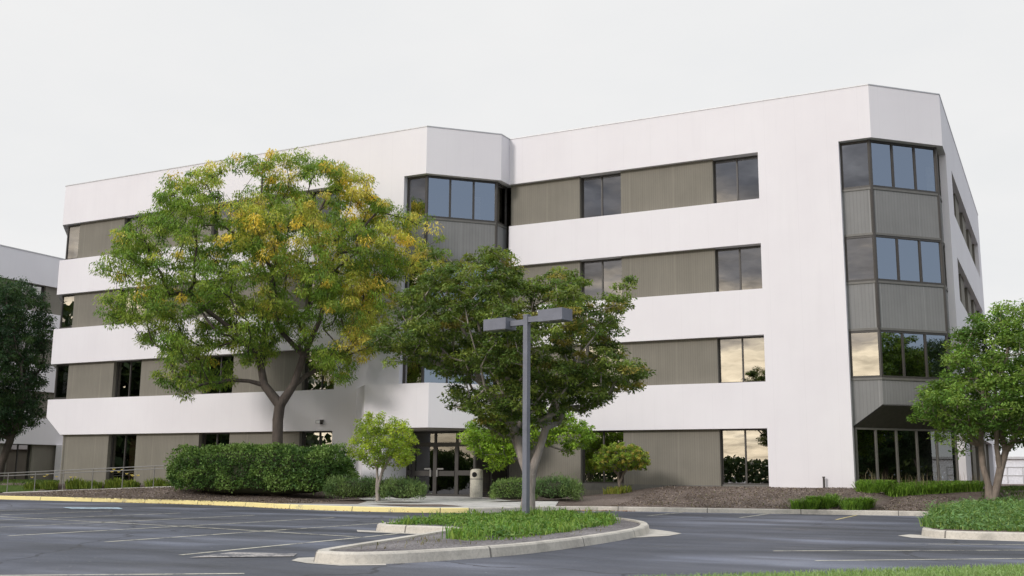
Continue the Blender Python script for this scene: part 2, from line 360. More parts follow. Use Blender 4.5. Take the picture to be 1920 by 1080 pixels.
# ------------------------------------------------------------------ heights (levels read off the photograph)
ZR, B4, T3, B3, T2, B2, T1, B1 = 16.30, 14.17, 12.23, 10.39, 8.55, 6.71, 4.86, 3.05
Y1, Y0 = 38.07, 41.30
XL, XW, XI, XE, XB, XC, XS = -46.57, -23.82, -21.39, -10.05, -6.87, -5.64, -3.28
ROWS = [(T3, B4), (T2, B3), (T1, B2)]
BANDS = [(B3, T3), (B2, T2), (B1, T1)]
KERB = [(-95, 31.0), (-60, 31.2), (-46, 31.2), (-38, 31.1), (-34.3, 31.1), (-30, 30.9), (-26.5, 30.2), (-23.5, 29.1), (-20.5, 28.5), (-18.2, 28.8), (-16.9, 29.5), (-16.2, 30.6), (-15.75, 32.1), (-15.1, 33.5), (-14.2, 34.2), (-12.6, 34.55), (-11, 34.85), (-8.5, 35.4), (-6.1, 36.0), (-4.3, 36.35), (-3.3, 36.3), (-2.95, 35.3), (-2.85, 32), (-2.8, 27), (-2.7, 24.2), (-2.35, 23.2), (-1.6, 22.95), (-.7, 23.1), (2, 23.4), (9, 24)]
KL = smoothline(KERB, k=5)
KX = np.array([p[0] for p in KL]); KY = np.array([p[1] for p in KL])
def sstep(a, b, x): t = min(1, max(0, (x - a) / (b - a))); return t * t * (3 - 2 * t)
def ramph(x): return .17 + (.66 - .17) * min(1, max(0, (x + 46) / 13.))
def hgt(x, y):
    if x < -24: base = .60 + (.30 - .60) * sstep(-29, -25, x)
    else: base = .30 + (.80 - .30) * sstep(-18.5, -13.5, x)
    yk = float(np.interp(x, KX, KY)); yw = Y1 if x < -21.4 else (41.0 if x < -5.6 else 43)
    if x > -2.95: yk = 36.4 if y > 27 else yk; 
    if x < -60: yw = 50
    if x > -2.95 and y < 36.4: return .15 + .12 * sstep(23, 30, y) + .02 * noise.noise(Vector((x, y, 3)))
    t = (y - yk) / max(1.0, yw - yk)
    h = .13 + (base - .13) * sstep(0, 1, t * .96 + .02) if t < 1 else base
    if x < -30:
        rh_ = ramph(x) - .035; k_ = 1 if x < -33 else (-30 - x) / 3
        if y < 36.9: hh = .13 + (rh_ - .13) * sstep(0, 1, (y - yk) / (35.4 - yk)); h = h + (min(hh, rh_) - h) * k_
        else: h = h + (max(rh_, .0) + (base - rh_) * sstep(36.9, 38.2, y) - h) * k_
    nz_ = .035 * noise.noise(Vector((x * .7, y * .7, 0))) * (1 if ((x < -25 and not (x < -31 and y > 34)) or x > -17) else .1)
    return h + nz_ * min(1, max(0, t * 4))

# ------------------------------------------------------------------ ground
me = bpy.data.meshes.new('parking_lot'); me.from_pydata([(-700, -700, 0), (700, -700, 0), (700, 900, 0), (-700, 900, 0)], [], [(0, 1, 2, 3)]); me.update(); autouv(me)
link('parking_lot', me, M['asphalt'], kind='structure')
inner = offset(KL, .16)
bd = inner + [(9, 50), (14, 110), (-10, 130), (-95, 110)]
sheet('planting_bed', [p for p in bd if True], lambda x, y: hgt(x, y), .55, M['mulch'], kind='structure')
# kerbs: yellow stretch, plain stretch
yi = max(i for i, p in enumerate(KL) if p[0] < -16.6)
def kerb(name, pts, mat, h=.15, closed=False, batter=.03, **k):
    mb = MB(); n = len(pts); A = offset(pts, -batter, closed); B = offset(pts, 0, closed); B2_ = offset(pts, .025, closed); C_ = offset(pts, .17, closed)
    vs = [(*p, -.02) for p in A] + [(*p, h - .025) for p in B] + [(*p, h) for p in B2_] + [(*p, h) for p in C_] + [(*p, -.02) for p in C_]
    fs = []
    for i in range(n if closed else n - 1):
        j = (i + 1) % n
        for r in range(4): fs.append((r * n + i, r * n + j, (r + 1) * n + j, (r + 1) * n + i))
    if not closed: fs += [tuple(r * n for r in range(5))[::-1], tuple(r * n + n - 1 for r in range(5))]
    me = bpy.data.meshes.new(name); me.from_pydata(vs, [], fs); me.update()
    uv = me.uv_layers.new(name='UVMap').data; s = [0]
    for i in range(n): s.append(s[-1] + (Vector(pts[(i + 1) % n]) - Vector(pts[i])).length)
    for p in me.polygons:
        idx = [me.loops[li].vertex_index for li in p.loop_indices]; wrap = closed and any(i % n == n - 1 for i in idx) and any(i % n == 0 for i in idx)
        for li, vi in zip(p.loop_indices, idx): uv[li].uv = (s[n] if (wrap and vi % n == 0) else s[vi % n], vi // n * .1)
    return link(name, me, mat, None, kind='structure', **k)
kerb('yellow_kerb', KL[:yi + 1], M['kerby'])
kerb('kerb', KL[yi:], M['kerb'])

# ------------------------------------------------------------------ sidewalk at the entrance and ramp on the left
sheet('sidewalk', offset(KL[yi - 22:yi + 14], .18)[4:] + [(-16.0, 34.9), (-18.6, 36.0), (-20.0, 37.6), (-21.2, 38.6), (-24.8, 38.7), (-24.4, 34.6), (-22.6, 32.6), (-21.6, 30.6)], lambda x, y: hgt(x, y) + .012, .5, M['walk'], kind='structure')
sheet('planting_pocket', [(-21.0, 30.3), (-18.9, 29.7), (-17.4, 30.6), (-18.9, 31.6)], lambda x, y: hgt(x, y) + .03, .4, M['mulch'], kind='structure')
RY0, RY1 = 35.45, 36.9
mb = MB(); mb.prism([(-46, RY0), (-31, RY0), (-31, RY1), (-46, RY1)], -.05, [ramph(-46) + .01, ramph(-31) + .01, ramph(-31) + .01, ramph(-46) + .01]); mb = MB(); [mb.prism([(-46 + 1.625 * q, RY0), (-46 + 1.625 * (q + 1), RY0), (-46 + 1.625 * (q + 1), RY1), (-46 + 1.625 * q, RY1)], -.05, [ramph(-46 + 1.625 * q) + .01, ramph(-46 + 1.625 * (q + 1)) + .01, ramph(-46 + 1.625 * (q + 1)) + .01, ramph(-46 + 1.625 * q) + .01]) for q in (range(8))]; mb.build('ramp_walk', M['walk'], kind='structure')

# ------------------------------------------------------------------ islands
ISL = [(-8.95, 11.75), (-8.4, 11.65), (-7.95, 12.1), (-7.55, 13.2), (-7.25, 14.8), (-7.25, 17.2), (-7.4, 19.3), (-7.75, 21.3), (-8.6, 23.5), (-9.9, 25.3), (-11.3, 26.3), (-12.5, 26.4), (-13.2, 25.4), (-13.25, 22), (-13.05, 19.6), (-12.7, 18.75), (-12.0, 18.55), (-10.95, 18.5), (-10.55, 18.0), (-10.3, 17.0), (-9.75, 14.8), (-9.25, 12.6)]
IS = smoothline(ISL, True, 4)
kerb('island_kerb', IS, M['kerb'], closed=True)
def hisl(x, y): return .115 + .05 * min(1, float(edgedist(ISL, np.array([x]), np.array([y]))[0]) / 1.6) + .015 * noise.noise(Vector((x * 2, y * 2, 5)))
sheet('island_bed', offset(IS, .15, True), hisl, .22, M['gravel'], kind='structure')
def flat(name, pts, z, mat):
    me = bpy.data.meshes.new(name); me.from_pydata([(x, y, z) for x, y in pts], [], [tuple(range(len(pts)))]); me.update(); autouv(me); return link(name, me, mat, kind='structure')
# flush concrete aprons at the island tips
flat('concrete_apron', [(-9.55, 12.15), (-9.35, 11.75), (-8.9, 11.5), (-8.3, 11.42), (-7.85, 11.8), (-8.3, 12.4), (-9.0, 13.2)], .006, M['pan'])
flat('concrete_apron', [(-7.45, 19.4), (-7.05, 20.6), (-7.1, 21.6), (-7.6, 22.3), (-8.4, 23.2), (-8.0, 21.6)], .006, M['pan'])
flat('concrete_apron', [(-2.95, 24.2), (-3.1, 23.5), (-2.75, 22.8), (-1.8, 22.62), (-.4, 22.75), (2, 23.0), (9, 23.6), (9, 24.2), (2, 23.7), (-1.5, 23.3)], .006, M['pan'])
flat('concrete_apron', [(-13.35, 18.9), (-12.9, 18.3), (-10.6, 18.2), (-10.6, 18.75), (-12.5, 18.8)], .006, M['pan'])

# ------------------------------------------------------------------ parking lines
def pline(pts, mat, w=.085, z=.004):
    mb = MB()
    for a, b in zip(pts[:-1], pts[1:]):
        a = Vector(a); b = Vector(b); e = (b - a).normalized(); n = Vector((-e.y, e.x)) * w / 2
        v = [(*(a - n), z), (*(b - n), z), (*(b + n), z), (*(a + n), z)]; mb.add(v, [(0, 1, 2, 3)])
    return mb.build('parking_line', mat, kind='structure')
for k in range(9):
    x = -14.6 - 2.78 * k
    pline([(x + .15, 13.2 + .28 * k if k < 4 else 14.3), (x - .25, 23.9)], M['line'], z=.004)
pline([(-11.3, 11.7), (-11.75, 17.2), (-11.9, 18.3)], M['line'], z=.004)
pline([(-11.7, 16.75), (-16.9, 17.8), (-24.7, 19.0), (-38, 20.6)], M['line'], z=.008)
pline([(-12.2, 7.2), (-8.6, 9.95)], M['line'], z=.004)
for x, y1 in ((-11.35, 34.75), (-8.62, 35.3), (-5.95, 35.9), (-14.0, 34.1)): pline([(x + .15, 30.9 + (x + 11) * .12), (x, y1 - .06)], M['liney'] if x > -7 else M['line'], z=.004)
pline([(-4.2, 17.4), (-.2, 20.3), (3, 22.5)], M['line'], .08); pline([(-3.2, 15.7), (-.2, 18.2), (3, 20.9)], M['line'], .08)
pline([(-2.6, 20.6), (-.2, 22.0)], M['line'], .07)
flat('accessible_stall_paint', [(-29.7, 25.2), (-28.1, 24.2), (-26.9, 25.2), (-28.4, 26.4)], .0125, M['lineb'])
flat('pavement_patch', [(-10.8, 11.35), (-9.75, 12.3), (-10.05, 12.75), (-11.0, 12.4)], .0105, M['patch'])

# ------------------------------------------------------------------ main building
BL = empty('office_building', (-25, 45, 0), label='white four storey office building with ribbed grey siding, dark strip windows and cut corners', cat='office building')
BLi = Matrix.Translation((25, -45, 0))
def part(mb, name, mat, parent=None, **k):
    o = mb.build(name, mat, parent or BL, **k)
    o.matrix_parent_inverse = Matrix.Translation((25, -45, 0)) if o.parent == BL else Matrix.Identity(4)
    return o
PLAN = [(-48.93, 65.7), (-48.93, 40.43), (XL, Y1), (XW, Y1), (XI, Y1 + 2.43), (XI, Y0), (XC, Y0), (XS, Y0 + 2.36), (XS, 65.7)]
part(ribbon(MB(), PLAN, 0, .5, B4, ZR, True), 'parapet', M['stucco'])
part(ribbon(MB(), PLAN, -.02, .55, ZR, ZR + .04, True), 'coping', M['coping'])
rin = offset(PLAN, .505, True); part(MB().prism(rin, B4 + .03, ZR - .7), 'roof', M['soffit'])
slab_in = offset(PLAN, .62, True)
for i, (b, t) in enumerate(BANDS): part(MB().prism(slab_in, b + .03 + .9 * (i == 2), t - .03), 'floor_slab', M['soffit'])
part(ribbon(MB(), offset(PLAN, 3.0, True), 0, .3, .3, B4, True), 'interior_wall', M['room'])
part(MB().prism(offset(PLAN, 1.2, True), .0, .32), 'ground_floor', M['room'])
# white bands
CUT = 3.62
DX = 1.12                                                 # where the ground-floor diagonal leaves each face
for i, (b, t) in enumerate(BANDS):
    if i < 2:
        part(ribbon(MB(), [(-48.93, 65.7), (-48.93, 40.43), (XL, Y1), (-28.35, Y1)], 0, .45, b, t), 'wall_band', M['stucco'])
    else:
        mb = ribbon(MB(), [(-45.45, Y1), (-28.35, Y1)], 0, .45, b, t)
        part(ribbon(MB(), [(-48.93, 65.7), (-48.93, 41.55)], 0, .45, b, t), 'wall_band', M['stucco'])
        zc = 3.95
        mb.add([(-45.45, Y1, b), (-45.45, Y1, t), (XL, Y1, zc), (XL, Y1, t), (-48.93, 40.43, zc), (-48.93, 40.43, t), (-48.93, 41.55, b), (-48.93, 41.55, t), (-45.45, Y1 + .45, b), (-48.45, 41.55, b)],
               [(0, 1, 3, 2), (2, 3, 5, 4), (4, 5, 7, 6), (0, 2, 4, 6), (1, 7, 5, 3), (0, 6, 9, 8)])
        part(mb, 'wall_band', M['stucco'])
    part(ribbon(MB(), [(XI if i < 2 else -20.2, Y0), (XE, Y0)], 0, .45, b, t), 'wall_band', M['stucco'])
    part(ribbon(MB(), [(XS, 47.5), (XS, 63.7)], 0, .45, b, t), 'wall_band', M['stucco'])
part(ribbon(MB(), [(-28.35, Y1), (-24.95, Y1)], 0, .46, B1, B4), 'wall_pier', M['stucco'])
part(ribbon(MB(), [(XE, Y0), (XB, Y0)], 0, .47, .2, B4), 'wall_pier', M['stucco'])
part(ribbon(MB(), [(XS, 44.9), (XS, 47.5)], 0, .47, .2, B4), 'wall_pier', M['stucco'])
part(ribbon(MB(), [(XS, 63.7), (XS, 65.7)], 0, .47, .2, B4), 'wall_pier', M['stucco'])
# entrance prow: canopy block over a solid wall
part(MB().prism([(-27.12, Y1 - .004), (-25.75, 36.70), (-22.60, 36.70), (-20.2, 39.10), (-20.2, 41.75), (-27.12, 41.75)], B1 + .002, T1 - .004), 'entrance_canopy', M['stucco'])
part(MB().prism([(-28.35, Y1 - .002), (-27.12, Y1 - .002), (-25.75, 36.702), (-24.75, 36.702), (-24.75, 38.9), (-28.35, 38.9)], 0, B1), 'entrance_wall', M['stucco'])
part(MB().prism([(-24.74, 36.83), (-22.66, 36.83), (-20.35, 39.14), (-20.35, 41.3), (-24.74, 41.3)], B1 - .07, B1 + .001), 'soffit', M['soffitl'])

random.seed(4)
def face_frame(a, b):
    a = Vector(a); b = Vector(b); t = (b - a).normalized(); return a, t, Vector((t.y, -t.x)), (b - a).length      # n outward = right of travel
def add_window(a, b, z0, z1, n, parent=None, glassm='glass', fm='frame', blind=None, fw=.06, depth=.09, bottom=True, name='window', splits=None):
    o, t, nn, ln = face_frame(a, b); mb = MB()
    mb.obox(o, t, nn, 0, ln, -depth, 0, z1 - fw, z1)
    if bottom: mb.obox(o, t, nn, 0, ln, -depth, .012, z0, z0 + fw)
    zb = z0 + fw if bottom else z0
    mb.obox(o, t, nn, 0, fw, -depth, 0, zb, z1 - fw); mb.obox(o, t, nn, ln - fw, ln, -depth, 0, zb, z1 - fw)
    sp = splits or [ln * k / n for k in range(1, n)]
    for s in sp: mb.obox(o, t, nn, s - fw / 2, s + fw / 2, -depth, 0, zb, z1 - fw)
    w = part(mb, name, M[fm], parent)
    gb = MB(); ed = [fw] + [x for s in sp for x in (s - fw / 2, s + fw / 2)] + [ln - fw]
    for k in range(0, len(ed), 2):
        s0, s1 = ed[k], ed[k + 1]; dd = [random.uniform(-.0035, .0035) * (s1 - s0) for _ in range(4)]
        P = lambda s, d, z: (o.x + t.x * s + nn.x * (d - depth * .5), o.y + t.y * s + nn.y * (d - depth * .5), z)
        gb.add([P(s0, dd[0], zb), P(s1, dd[1], zb), P(s1, dd[1] + dd[2], z1 - fw), P(s0, dd[0] + dd[2], z1 - fw)], [(0, 1, 2, 3)])
    g = gb.build('pane', M[glassm], w)
    if blind:
        bb = MB()
        for (s0, s1, za, zb_) in blind: bb.obox(o, t, nn, s0 * ln, s1 * ln, -depth - .13, -depth - .10, z0 + za * (z1 - z0), z0 + zb_ * (z1 - z0))
        bb.build('blind', M['blind'], w)
    return w
def row(a, b, wins, z0, z1, s_extra=0, ground=False, blinds={}):
    """siding with windows between, along the face a..b; wins are distances from a"""
    o, t, nn, ln = face_frame(a, b); s = 0
    P = lambda q, d: (o.x + t.x * q + nn.x * d, o.y + t.y * q + nn.y * d)
    for k, (w0, w1) in enumerate(wins + [(ln, ln)]):
        if w0 > s + .05:
            mb = MB(); mb.obox(o, t, nn, s, w0, -.46, -.2, z0, z1)
            sd_ = part(mb, 'siding_panel', M['sid'])
            MB().obox(o, t, nn, s, w0, -.2, -.185, z1 - .05, z1).build('trim', M['sid'], sd_); MB().obox(o, t, nn, s, w0, -.2, -.185, z0, z0 + .05 + .2 * ground).build('trim', M['rail' if ground else 'sid'], sd_)
        if w1 > w0: add_window(P(w0, -.40), P(w1, -.40), z0 + (.28 if ground else .0), z1, 2, blind=blinds.get(k))
        if w1 > w0 and ground:
            part(MB().obox(o, t, nn, w0, w1, -.46, -.33, z0, z0 + .28), 'window_sill', M['rail'])
        s = w1
# left wing
WL = [(x0 - -45.45, x1 - -45.45) for x0, x1 in ((-42.2, -40.3), (-36.25, -34.37), (-30.3, -28.36))]
for i, (z0, z1) in enumerate(ROWS): row((-45.45, Y1), (-28.35, Y1), WL, z0, z1, blinds={0: [(.55, .95, .0, .55)]} if i == 1 else {})
row((-45.45, Y1), (-28.35, Y1), WL, .35, B1, ground=True, blinds={2: [(.08, .48, 0, 1)]})
# right wing
WR = [(x0 - XI, x1 - XI) for x0, x1 in ((-18.0, -16.07), (-12.0, XE - .01))]
for z0, z1 in ROWS: row((XI, Y0), (XE, Y0), WR, z0, z1)
row((XI, Y0), (XE, Y0), WR, .6, B1, ground=True)
part(MB().box(XI, XE, Y0 + .2, Y0 + .46, .05, .598), 'base_wall', M['sid'])
# side face
WS = [(2.0, 4.0), (6.0, 8.0), (10.0, 12.0), (14.0, 16.0)]
for z0, z1 in ROWS: row((XS, 47.5), (XS, 63.7), WS, z0, z1)
row((XS, 47.5), (XS, 63.7), WS, .6, B1, ground=True)
# hidden left flank
ribs = [(-48.93, 65.7), (-48.93, 41.55)]
part(ribbon(MB(), [(-48.93, 65.7), (-48.93, 41.55), (-45.45, Y1)], .2, .46, 0, B1), 'siding_panel', M['sid'])
# corner bays
def bay(poly, zones, z_low=None, curtain=None):
    q = offset(poly, .26); nseg = len(poly) - 1
    for (z0, z1) in ROWS:
        for k in range(nseg):
            ln = (Vector(q[k + 1]) - Vector(q[k])).length
            if ln < .3: continue
            n = 3 if ln > 2.5 else 1
            bl = None
            if n == 3 and z0 == T3: bl = [(.70, .78, 0, .62)] if curtain == 'a' else [(.88, .985, 0, .6)]
            add_window(q[k], q[k + 1], z0 + .04, z1 - .02, n, fm='frame', blind=bl, fw=.075)
    return q
SPZ = [(T3, B3), (T2, B2)]
bayR = [(XB, Y0), (XC, Y0), (XS, Y0 + 2.36), (XS, 44.9)]
bayM = [(-24.94, Y1), (XW, Y1), (XI, Y1 + 2.43), (XI, Y0 + .3)]
bayL = [(-48.93, 41.6), (-48.93, 40.43), (XL, Y1), (-45.46, Y1)]
for bp, cu in ((bayR, 'b'), (bayM, 'a'), (bayL, None)):
    q = bay(bp, None, curtain=cu)
    if bp is bayL: continue
    for (t, b) in SPZ:
        sp_ = part(ribbon(MB(), bp, .27, .5, b - .02, t + .04), 'spandrel', M['sid2'])
        ribbon(MB(), bp, .24, .27, t - .05, t + .035).build('trim', M['rail'], sp_); ribbon(MB(), bp, .24, .27, b - .015, b + .07).build('trim', M['rail'], sp_)
    for k in (1, 2): part(MB().lathe([(.075, B2), (.075, B4)], offset(bp, .3)[k], 8), 'corner_post', M['frame'])
# wedge under the right bay
def wedge():
    o = offset(bayR, .27); zt = T1 + .04; zv = 3.86; zl = B1
    P = [(*o[0], zl), (*o[1], zv), (*o[2], zv), (*o[3], zl)]; Tp = [(x, y, zt) for x, y, _ in P]
    sp_ = part(MB().add(P + Tp, [(0, 1, 5, 4), (1, 2, 6, 5), (2, 3, 7, 6), (4, 5, 6, 7)]), 'spandrel', M['sid2'])
    rb = MB(); ribbon(rb, bayR, .24, .27, T1 - .05, T1 + .035); rb.build('trim', M['rail'], sp_)
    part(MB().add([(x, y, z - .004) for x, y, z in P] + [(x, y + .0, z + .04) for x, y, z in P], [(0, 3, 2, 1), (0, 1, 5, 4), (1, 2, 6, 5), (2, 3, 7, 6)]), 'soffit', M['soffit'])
    a, b = o[0], o[3]
    add_window((a[0] + .06, a[1] + .02), b, .7, B1, 5, glassm='glass', fm='rail', fw=.075, bottom=True)
    part(MB().obox(*face_frame(a, b)[:3], 0, (Vector(b) - Vector(a)).length, -.3, 0, .1, .70), 'base_wall', M['stucco'])
wedge()
# entrance doors
dy_ = 38.5; zf = .31
def doorplane():
    w = add_window((-24.75, dy_), (-21.42, dy_), 2.42, B1 - .07, 4, glassm='doorglass', splits=[.36, 1.41, 2.46], fw=.09, name='transom_window')
    for a, b in ((-24.75, -24.39), (-22.29, -21.42)):
        s_ = add_window((a, dy_), (b, dy_), zf, 2.42, 1, glassm='doorglass', fw=.075, name='sidelight')
        MB().box(a + .075, b - .075, dy_ - .03, dy_ + .05, 1.16, 1.36).build('rail', M['frame'], s_)
    for i, (a, b) in enumerate(((-24.39, -23.34), (-23.34, -22.29))):
        d = add_window((a, dy_), (b, dy_), zf, 2.42, 1, glassm='doorglass', fw=.085, name='door')
        MB().box(a + .085, b - .085, dy_ - .03, dy_ + .05, 1.13, 1.34).build('rail', M['frame'], d)
        hx = b - .16 if i == 0 else a + .16
        hb = MB(); hb.box(hx - .035, hx + .035, dy_ - .09, dy_ - .03, 1.1, 1.38); hb.box(min(hx, hx + (.3 if i else -.3)), max(hx, hx + (.3 if i else -.3)), dy_ - .075, dy_ - .035, 1.39, 1.45); hb.build('handle', M['galv'], d)
doorplane()
add_window((-21.4, dy_ + .02), (-21.4, Y0 + .2), .42, B1 - .07, 2, glassm='doorglass', fw=.075, splits=[1.4])
part(MB().box(-21.5, -21.36, dy_, Y0 + .2, 0, .42), 'base_wall', M['soffit'])
# notices, curtains seen behind glass
part(MB().box(-41.15, -40.4, Y1 + .62, Y1 + .66, .7, 2.95), 'curtain', M['wood'])
# wall light
wl = empty('wall_light', (-28.95, Y1, 3.36), label='small dark floodlight on the white wall band above the hedge', cat='wall light')
MB().box(-.07, .07, -.03, .0, -.02, .14).build('mount', M['frame'], wl)
MB().prism([(-.13, -.26), (.13, -.26), (.13, -.032), (-.13, -.032)], [.0, .0, .06, .06], [.14, .14, .17, .17]).build('housing', M['frame'], wl)
MB().box(-.1, .1, -.27, -.261, .01, .13).build('lens', M['white'], wl)
pp = MB().tube((-7.95, 41.12, .6), (-7.95, 41.12, 1.18), .04, .04, 10).tube((-7.95, 41.12, 1.18), (-7.95, 41.12, 1.22), .06, .05, 10).build('pipe_stub', M['frame']); tag(pp, 'short dark pipe standing in the mulch against the white pier', 'pipe')

# ------------------------------------------------------------------ neighbouring building on the left
NB = empty('office_building', (-63.1, 50, 0), label='shaded neighbouring office building at the far left edge behind a tree', cat='office building')
def npart(mb, name, mat, parent=None):
    o = mb.build(name, mat, parent or NB)
    if o.parent == NB: o.matrix_parent_inverse = Matrix.Translation((63.1, -50, 0))
    return o
NX = -63.1
for z0, z1 in [(B4, ZR)] + BANDS: npart(MB().box(NX - .5, NX, 30, 72, z0, z1), 'wall_band', M['stucco'])
npart(MB().box(NX - .6, NX + .03, 30, 72, ZR, ZR + .07), 'coping', M['coping'])
npart(MB().box(NX - 20, NX - .9, 30.5, 71.5, .3, ZR - .5), 'wall', M['room'])
for z0, z1 in ROWS + [(.3, B1)]:
    y = 31.0
    while y < 70:
        npart(MB().box(NX - .46, NX - .2, y + 1.95, y + 5.95, z0, z1), 'siding_panel', M['sid'])
        f = MB()
        for a in (y, y + .95, y + 1.88): f.box(NX - .5, NX - .4, a, a + .07, z0, z1)
        f.box(NX - .5, NX - .4, y, y + 1.95, z1 - .06, z1 - .001)
        w = npart(f, 'window', M['frame'])
        MB().add([(NX - .45, y, z0), (NX - .45, y + 1.95, z0), (NX - .45, y + 1.95, z1), (NX - .45, y, z1)], [(0, 1, 2, 3)]).build('pane', M['glass'], w)
        y += 5.95
for a in (44.5, 52.6): npart(MB().box(NX, NX + .6, a, a + 3.0, .2, B1), 'wall_pier', M['stucco'])

# ------------------------------------------------------------------ far things on the right
fb = empty('distant_building', (-3, 101, 0), label='pale low building seen far away through the gap beside the right tree trunk', cat='building')
MB().box(-22, 13, 0, 12, 0, 2.9).build('wall', M['farw'], fb)
MB().box(-22.2, 13.2, -.2, 12.2, 2.9, 3.1).build('roof', M['coping'], fb)
f_ = MB()
for i in range(9): f_.box(-6 + i * 1.2, -5.94 + i * 1.2, -.06, -.01, .9, 2.2)
f_.box(-6, 4, -.05, -.012, 1.5, 1.56); f_.box(-6, 4, -.05, -.012, 2.2, 2.26); f_.build('panel_frame', M['coping'], fb)

# ------------------------------------------------------------------ street lamp
LP = empty('street_lamp', (-10.88, 21.96, 0), math.atan2(-.211, .977), label='square grey lamp pole with two shoebox heads standing in the grassy island', cat='street lamp')
MB().prism([(-.062, -.062), (.062, -.062), (.062, .062), (-.062, .062)], .1, 4.84).build('pole', M['metal'], LP)
MB().box(-.07, .07, -.07, .07, 4.84, 4.87).build('pole_cap', M['metal'], LP)
MB().box(-.16, .16, -.16, .16, .1, .22).build('base_plate', M['metal'], LP)
MB().box(-.52, -.063, -.045, .045, 4.63, 4.76).build('arm', M['metal'], LP); MB().box(.063, .52, -.045, .045, 4.68, 4.81).build('arm', M['metal'], LP)
for s in (-1, 1):
    zc = 4.70 if s < 0 else 4.78; x0, x1 = (-1.17, -.48) if s < 0 else (.48, 1.17)
    hd = MB(); hd.prism([(x0, -.20), (x1, -.20), (x1, .20), (x0, .20)], zc - .14, zc + .13)
    ho = hd.build('lamp_head', M['metal'], LP)
    MB().box(x0 + .05, x1 - .05, -.16, .16, zc - .155, zc - .141).build('lens', M['lens'], ho)

# ------------------------------------------------------------------ litter bin
TB = empty('litter_bin', (-20.45, 36.9, .31), -1.4, label='tan concrete litter bin with round opening beside the entrance doors', cat='litter bin')
MB().lathe([(.235, 0), (.25, .02), (.25, .16), (.243, .17), (.243, .19), (.25, .2), (.25, .70)], n=28).build('body', M['binm'], TB, smooth=False)
MB().lathe([(.235, .70), (.235, .725)], n=28).build('band', M['frame'], TB)
MB().lathe([(.252, .725), (.25, .98), (.235, 1.04), (.19, 1.085), (.10, 1.105), (.02, 1.11)], n=28).build('dome_lid', M['binm'], TB)
hm = MB(); vs = [(.0, 0, .87)]
pts_ = [(.256 * math.cos(.42 * math.cos(a)), .256 * math.sin(.42 * math.cos(a)), .88 + .10 * math.sin(a)) for a in np.linspace(0, 2 * math.pi, 20, endpoint=False)]
ctr = (.257, 0, .88); hm.add([ctr] + pts_, [(0, i + 1, (i + 1) % 20 + 1) for i in range(20)])
o = hm.build('opening', M['hole'], TB); 

# ------------------------------------------------------------------ ramp railing
RL = empty('ramp_railing', (-46, 35.6, 0), label='thin grey metal handrail along the ramp on the left', cat='railing')
def rz(x): return ramph(x)
xs_ = [-45.9 + 1.93 * k for k in range(8)]; ry = 35.6
top = MB(); prev = None
for nm, dz_ in (('top_rail', .93), ('mid_rail', .80)):
    r_ = MB(); r_.tube((-48.2 + 46, 0, ramph(-46) + dz_ - .05), (0, 0, ramph(-46) + dz_), .021, .021, 8); r_.tube((0, 0, ramph(-46) + dz_), (-33 + 46, 0, ramph(-33) + dz_), .021, .021, 8); r_.tube((13, 0, ramph(-33) + dz_), (15, 0, ramph(-31) + dz_), .021, .021, 8)
    r_.build(nm, M['galv'], RL)
for x in xs_: MB().tube((x + 46, 0, rz(x) - .05), (x + 46, 0, rz(x) + .93), .021, .021, 8).build('post', M['galv'], RL)

# ------------------------------------------------------------------ trees
RH = np.array([.88955, .45683]); DH = np.array([-.45683, .88955])
def outline_points(rng, poly, depth, n, mind, shell=.5, gap=-1, gs=.8, inset=0):
    xs = [p[0] for p in poly]; zs = [p[1] for p in poly]; pts = []; dmx = None
    gx = rng.uniform(min(xs), max(xs), 60000); gz = rng.uniform(min(zs), max(zs), 60000); ok = inside(poly, gx, gz); gx = gx[ok]; gz = gz[ok]
    d = edgedist(poly, gx, gz); ok = d > inset; gx = gx[ok]; gz = gz[ok]; d = d[ok] - inset; dm = d.max(); w = np.sqrt(np.clip(1 - (1 - d / dm) ** 2, 0, 1)) * depth
    u = rng.uniform(-1, 1, len(gx)); u = np.sign(u) * np.abs(u) ** shell
    dep = u * w; C = np.stack([gx, dep, gz], 1); keep = np.zeros((0, 3))
    for c in C:
        q_ = (c[0], c[1] * .4, c[2] * 1.25)
        if gap > -1 and noise.noise(Vector(q_) * gs) + .5 * noise.noise(Vector(q_) * gs * 2.7) < gap: continue
        if len(keep) and (((keep - c) ** 2).sum(1) < mind * mind).any(): continue
        keep = np.vstack([keep, c])
        if len(keep) >= n: break
    return keep
def to_local(P): return np.stack([P[:, 0] * RH[0] + P[:, 1] * DH[0], P[:, 0] * RH[1] + P[:, 1] * DH[1], P[:, 2]], 1)
